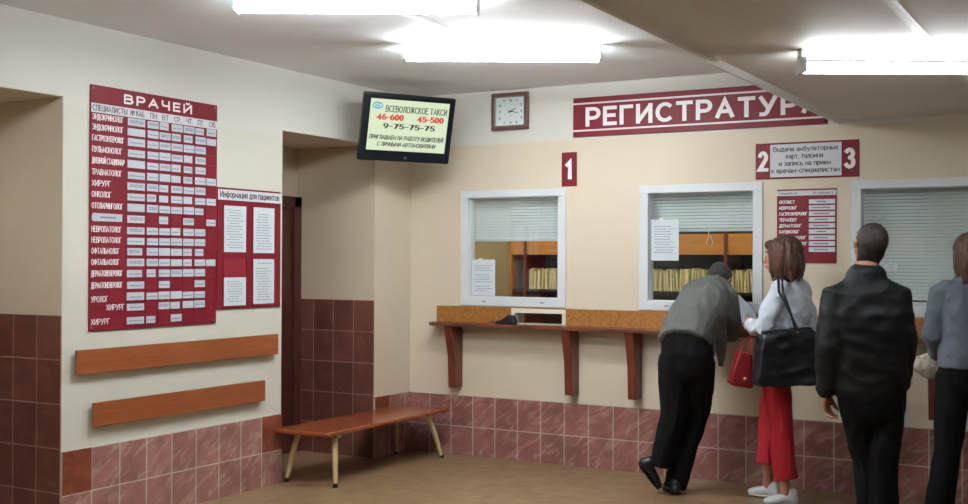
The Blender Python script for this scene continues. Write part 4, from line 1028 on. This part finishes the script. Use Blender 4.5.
tube(bm, [hip_r, hip_r.lerp(kn_r, .5), kn_r, kn_r.lerp(an_r, .5), an_r+UP*-.02], [.098, .090, .076, .074, .080], IR, dome1=False)
organic('trousers', bm, 'trouser_black', p, .009, 4, .010, (12, 12, 5), 7)
for a in (an_l, an_r):
    h_ = Vc((a.x, a.y, .001))-AW*.07; shoe('', h_, h_+AW*.29, UP, 'shoe_black', p, 1.05)
pp = wr_r-UP*.12
paper('folded pale paper held in the right hand of the man in black', [pp-IR*.02+UP*.02, pp+IR*.045+UP*.03, pp+IR*.05-UP*.08-AW*.02, pp-IR*.01-UP*.09-AW*.02], .002)

# ---- woman in grey at the right edge
d = 6.75
q = lambda px, py, dd=0: PD(px, py, d+dd)
fw = (AW*.95-IR*.30).normalized(); lf = UP.cross(fw).normalized()
base = PD(962, 530, d); base.z = 0
p = person('woman in a grey-blue jacket and black trousers at the right edge', base)
pel = q(968, 372); hip_l = q(953, 380); hip_r = q(985, 380); kn_l = q(948, 450); an_l = q(937, 517); kn_r = q(986, 452, .03); an_r = q(988, 520, .05)
waist = q(968, 340); chest = q(968, 308); shc = q(967, 284); nk = q(968, 272); hc = q(969, 254)
sh_l = q(941, 292); sh_r = q(994, 292); el_l = q(932, 334, .03); wr_l = q(937, 356, .20); el_r = q(1004, 334); wr_r = q(1003, 370, .04)
bm = bmesh.new()
ax, HP = head_skin(bm, hc, fw, UP, .98)
tube(bm, [shc-UP*.02, nk, hc-UP*.04], [.06, .05, .05], lf)
tube(bm, [pel-UP*.06, pel, waist, chest, shc-UP*.045], [(.155, .11), (.16, .115), (.125, .09), (.14, .09), (.10, .045)], lf)
for h, kk, a in ((hip_l, kn_l, an_l), (hip_r, kn_r, an_r)): tube(bm, [h, h.lerp(kk, .5), kk, kk.lerp(a, .35), a, Vc((a.x, a.y, .06))], [.085, .072, .052, .050, .034, .034], lf)
for s_, e_, w_ in ((sh_l, el_l, wr_l), (sh_r, el_r, wr_r)):
    tube(bm, [s_.lerp(e_, .12), s_.lerp(e_, .5), e_, w_], [.038, .040, .034, .024], lf)
    hand_skin(bm, w_, (w_-e_).normalized(), UP, -lf if s_ is sh_l else lf, .6, .9)
organic('body', bm, 'skin', p, .0075, 3)
face_parts(HP, ax, .98, p)
bm = bmesh.new()
ball(bm, HP(-.022, 0, .034), (.106, .096, .098), ax, 20); ball(bm, HP(-.05, 0, -.05), (.080, .098, .10), ax, 18); ball(bm, HP(-.05, 0, -.10), (.065, .094, .07), ax, 16)
for i in range(40):
    a = rr.uniform(.6, 2*PI-.6); rx, ry = math.cos(a)*.085-.03, math.sin(a)*.092; z1 = rr.uniform(-.19, -.14)
    tube(bm, [HP(rx*.75, ry*.8, .06), HP(rx*1.02, ry*1.05, .0), HP(rx*1.04, ry*1.04, -.08), HP(rx*.95, ry*.95, z1)], [.012, .015, .014, .005], fw, 7)
organic('hair', bm, 'hair_auburn', p, .0065, 1, .0075, (36, 36, 7), 4)
bm = bmesh.new()
tube(bm, [q(968, 365), q(968, 352), waist, q(968, 318), chest, shc-UP*.02, shc+UP*.02], [(.186, .138), (.178, .136), (.158, .125), (.168, .13), (.178, .128), (.155, .085), (.085, .065)], lf, 20, dome0=False)
for s_, e_, w_ in ((sh_l, el_l, wr_l), (sh_r, el_r, wr_r)):
    tube(bm, [s_-(s_-shc)*.2, s_, s_.lerp(e_, .5), e_, e_.lerp(w_, .88)], [.062, .064, .060, .058, .044], fw)
organic('jacket', bm, 'jacket_blue', p, .008, 5, .010, (9, 9, 12), 12)
bm = bmesh.new()
tube(bm, [q(968, 358), pel, q(968, 388)], [(.165, .118), (.182, .132), (.172, .125)], lf, 20)
tube(bm, [hip_l, hip_l.lerp(kn_l, .5), kn_l, kn_l.lerp(an_l, .5), an_l-UP*.02], [.098, .090, .076, .076, .084], fw, dome1=False)
tube(bm, [hip_r, hip_r.lerp(kn_r, .5), kn_r, kn_r.lerp(an_r, .5), an_r-UP*.02], [.098, .090, .076, .076, .084], fw, dome1=False)
organic('trousers', bm, 'trouser_black', p, .008, 4, .008, (12, 12, 5), 9)
for a in (an_l, an_r):
    h_ = Vc((a.x, a.y, .001))-fw*.06; shoe('', h_, h_+fw*.25, UP, 'shoe_black', p, .92)
bc = q(931, 362, .22)
t = thing('handbag', 'cream pleated handbag held by the woman at the right edge', 'bag', bc)
bm = bmesh.new()
tube(bm, [-IR*.075-UP*.015, -IR*.03-UP*.022, IR*.03-UP*.02, IR*.075-UP*.005], [(.05, .045), (.075, .055), (.09, .06), (.065, .05)], UP, 16)
o = organic('bag_body', bm, 'bag_cream', None, .007, 3, .010, (60, 60, 5), 2); o.parent = t
bm = bmesh.new(); tp = wr_l-bc
tube(bm, [-IR*.04+UP*.04, tp.lerp(-IR*.04+UP*.04, .35), tp+UP*.01, tp.lerp(IR*.06+UP*.05, .35), IR*.06+UP*.05], [(.007, .005)]*5, AW, 8); obj('handle', bm, 'bag_cream', t, smooth=True)


# ------------------------------------------------------------------ camera and world
cam = bpy.data.cameras.new('camera'); co = bpy.data.objects.new('camera', cam); COL.objects.link(co)
cam.sensor_width = 36; cam.sensor_fit = 'HORIZONTAL'; cam.lens = 36*F_PX/968
cam.clip_start = .05
co.matrix_world = Matrix.Translation(CAMP) @ Matrix.Rotation(YAW, 4, 'Z') @ Matrix.Rotation(PI/2+PITCH, 4, 'X') @ Matrix.Rotation(ROLL, 4, 'Z')
S.camera = co
wd_ = bpy.data.worlds.new('world'); S.world = wd_; wd_.use_nodes = True
wd_.node_tree.nodes['Background'].inputs[0].default_value = (.6, .7, .8, 1); wd_.node_tree.nodes['Background'].inputs[1].default_value = .05
S.view_settings.view_transform = 'Standard'; S.view_settings.look = 'None'; S.view_settings.exposure = .66; S.view_settings.gamma = 1; S.view_settings.use_curve_mapping = False
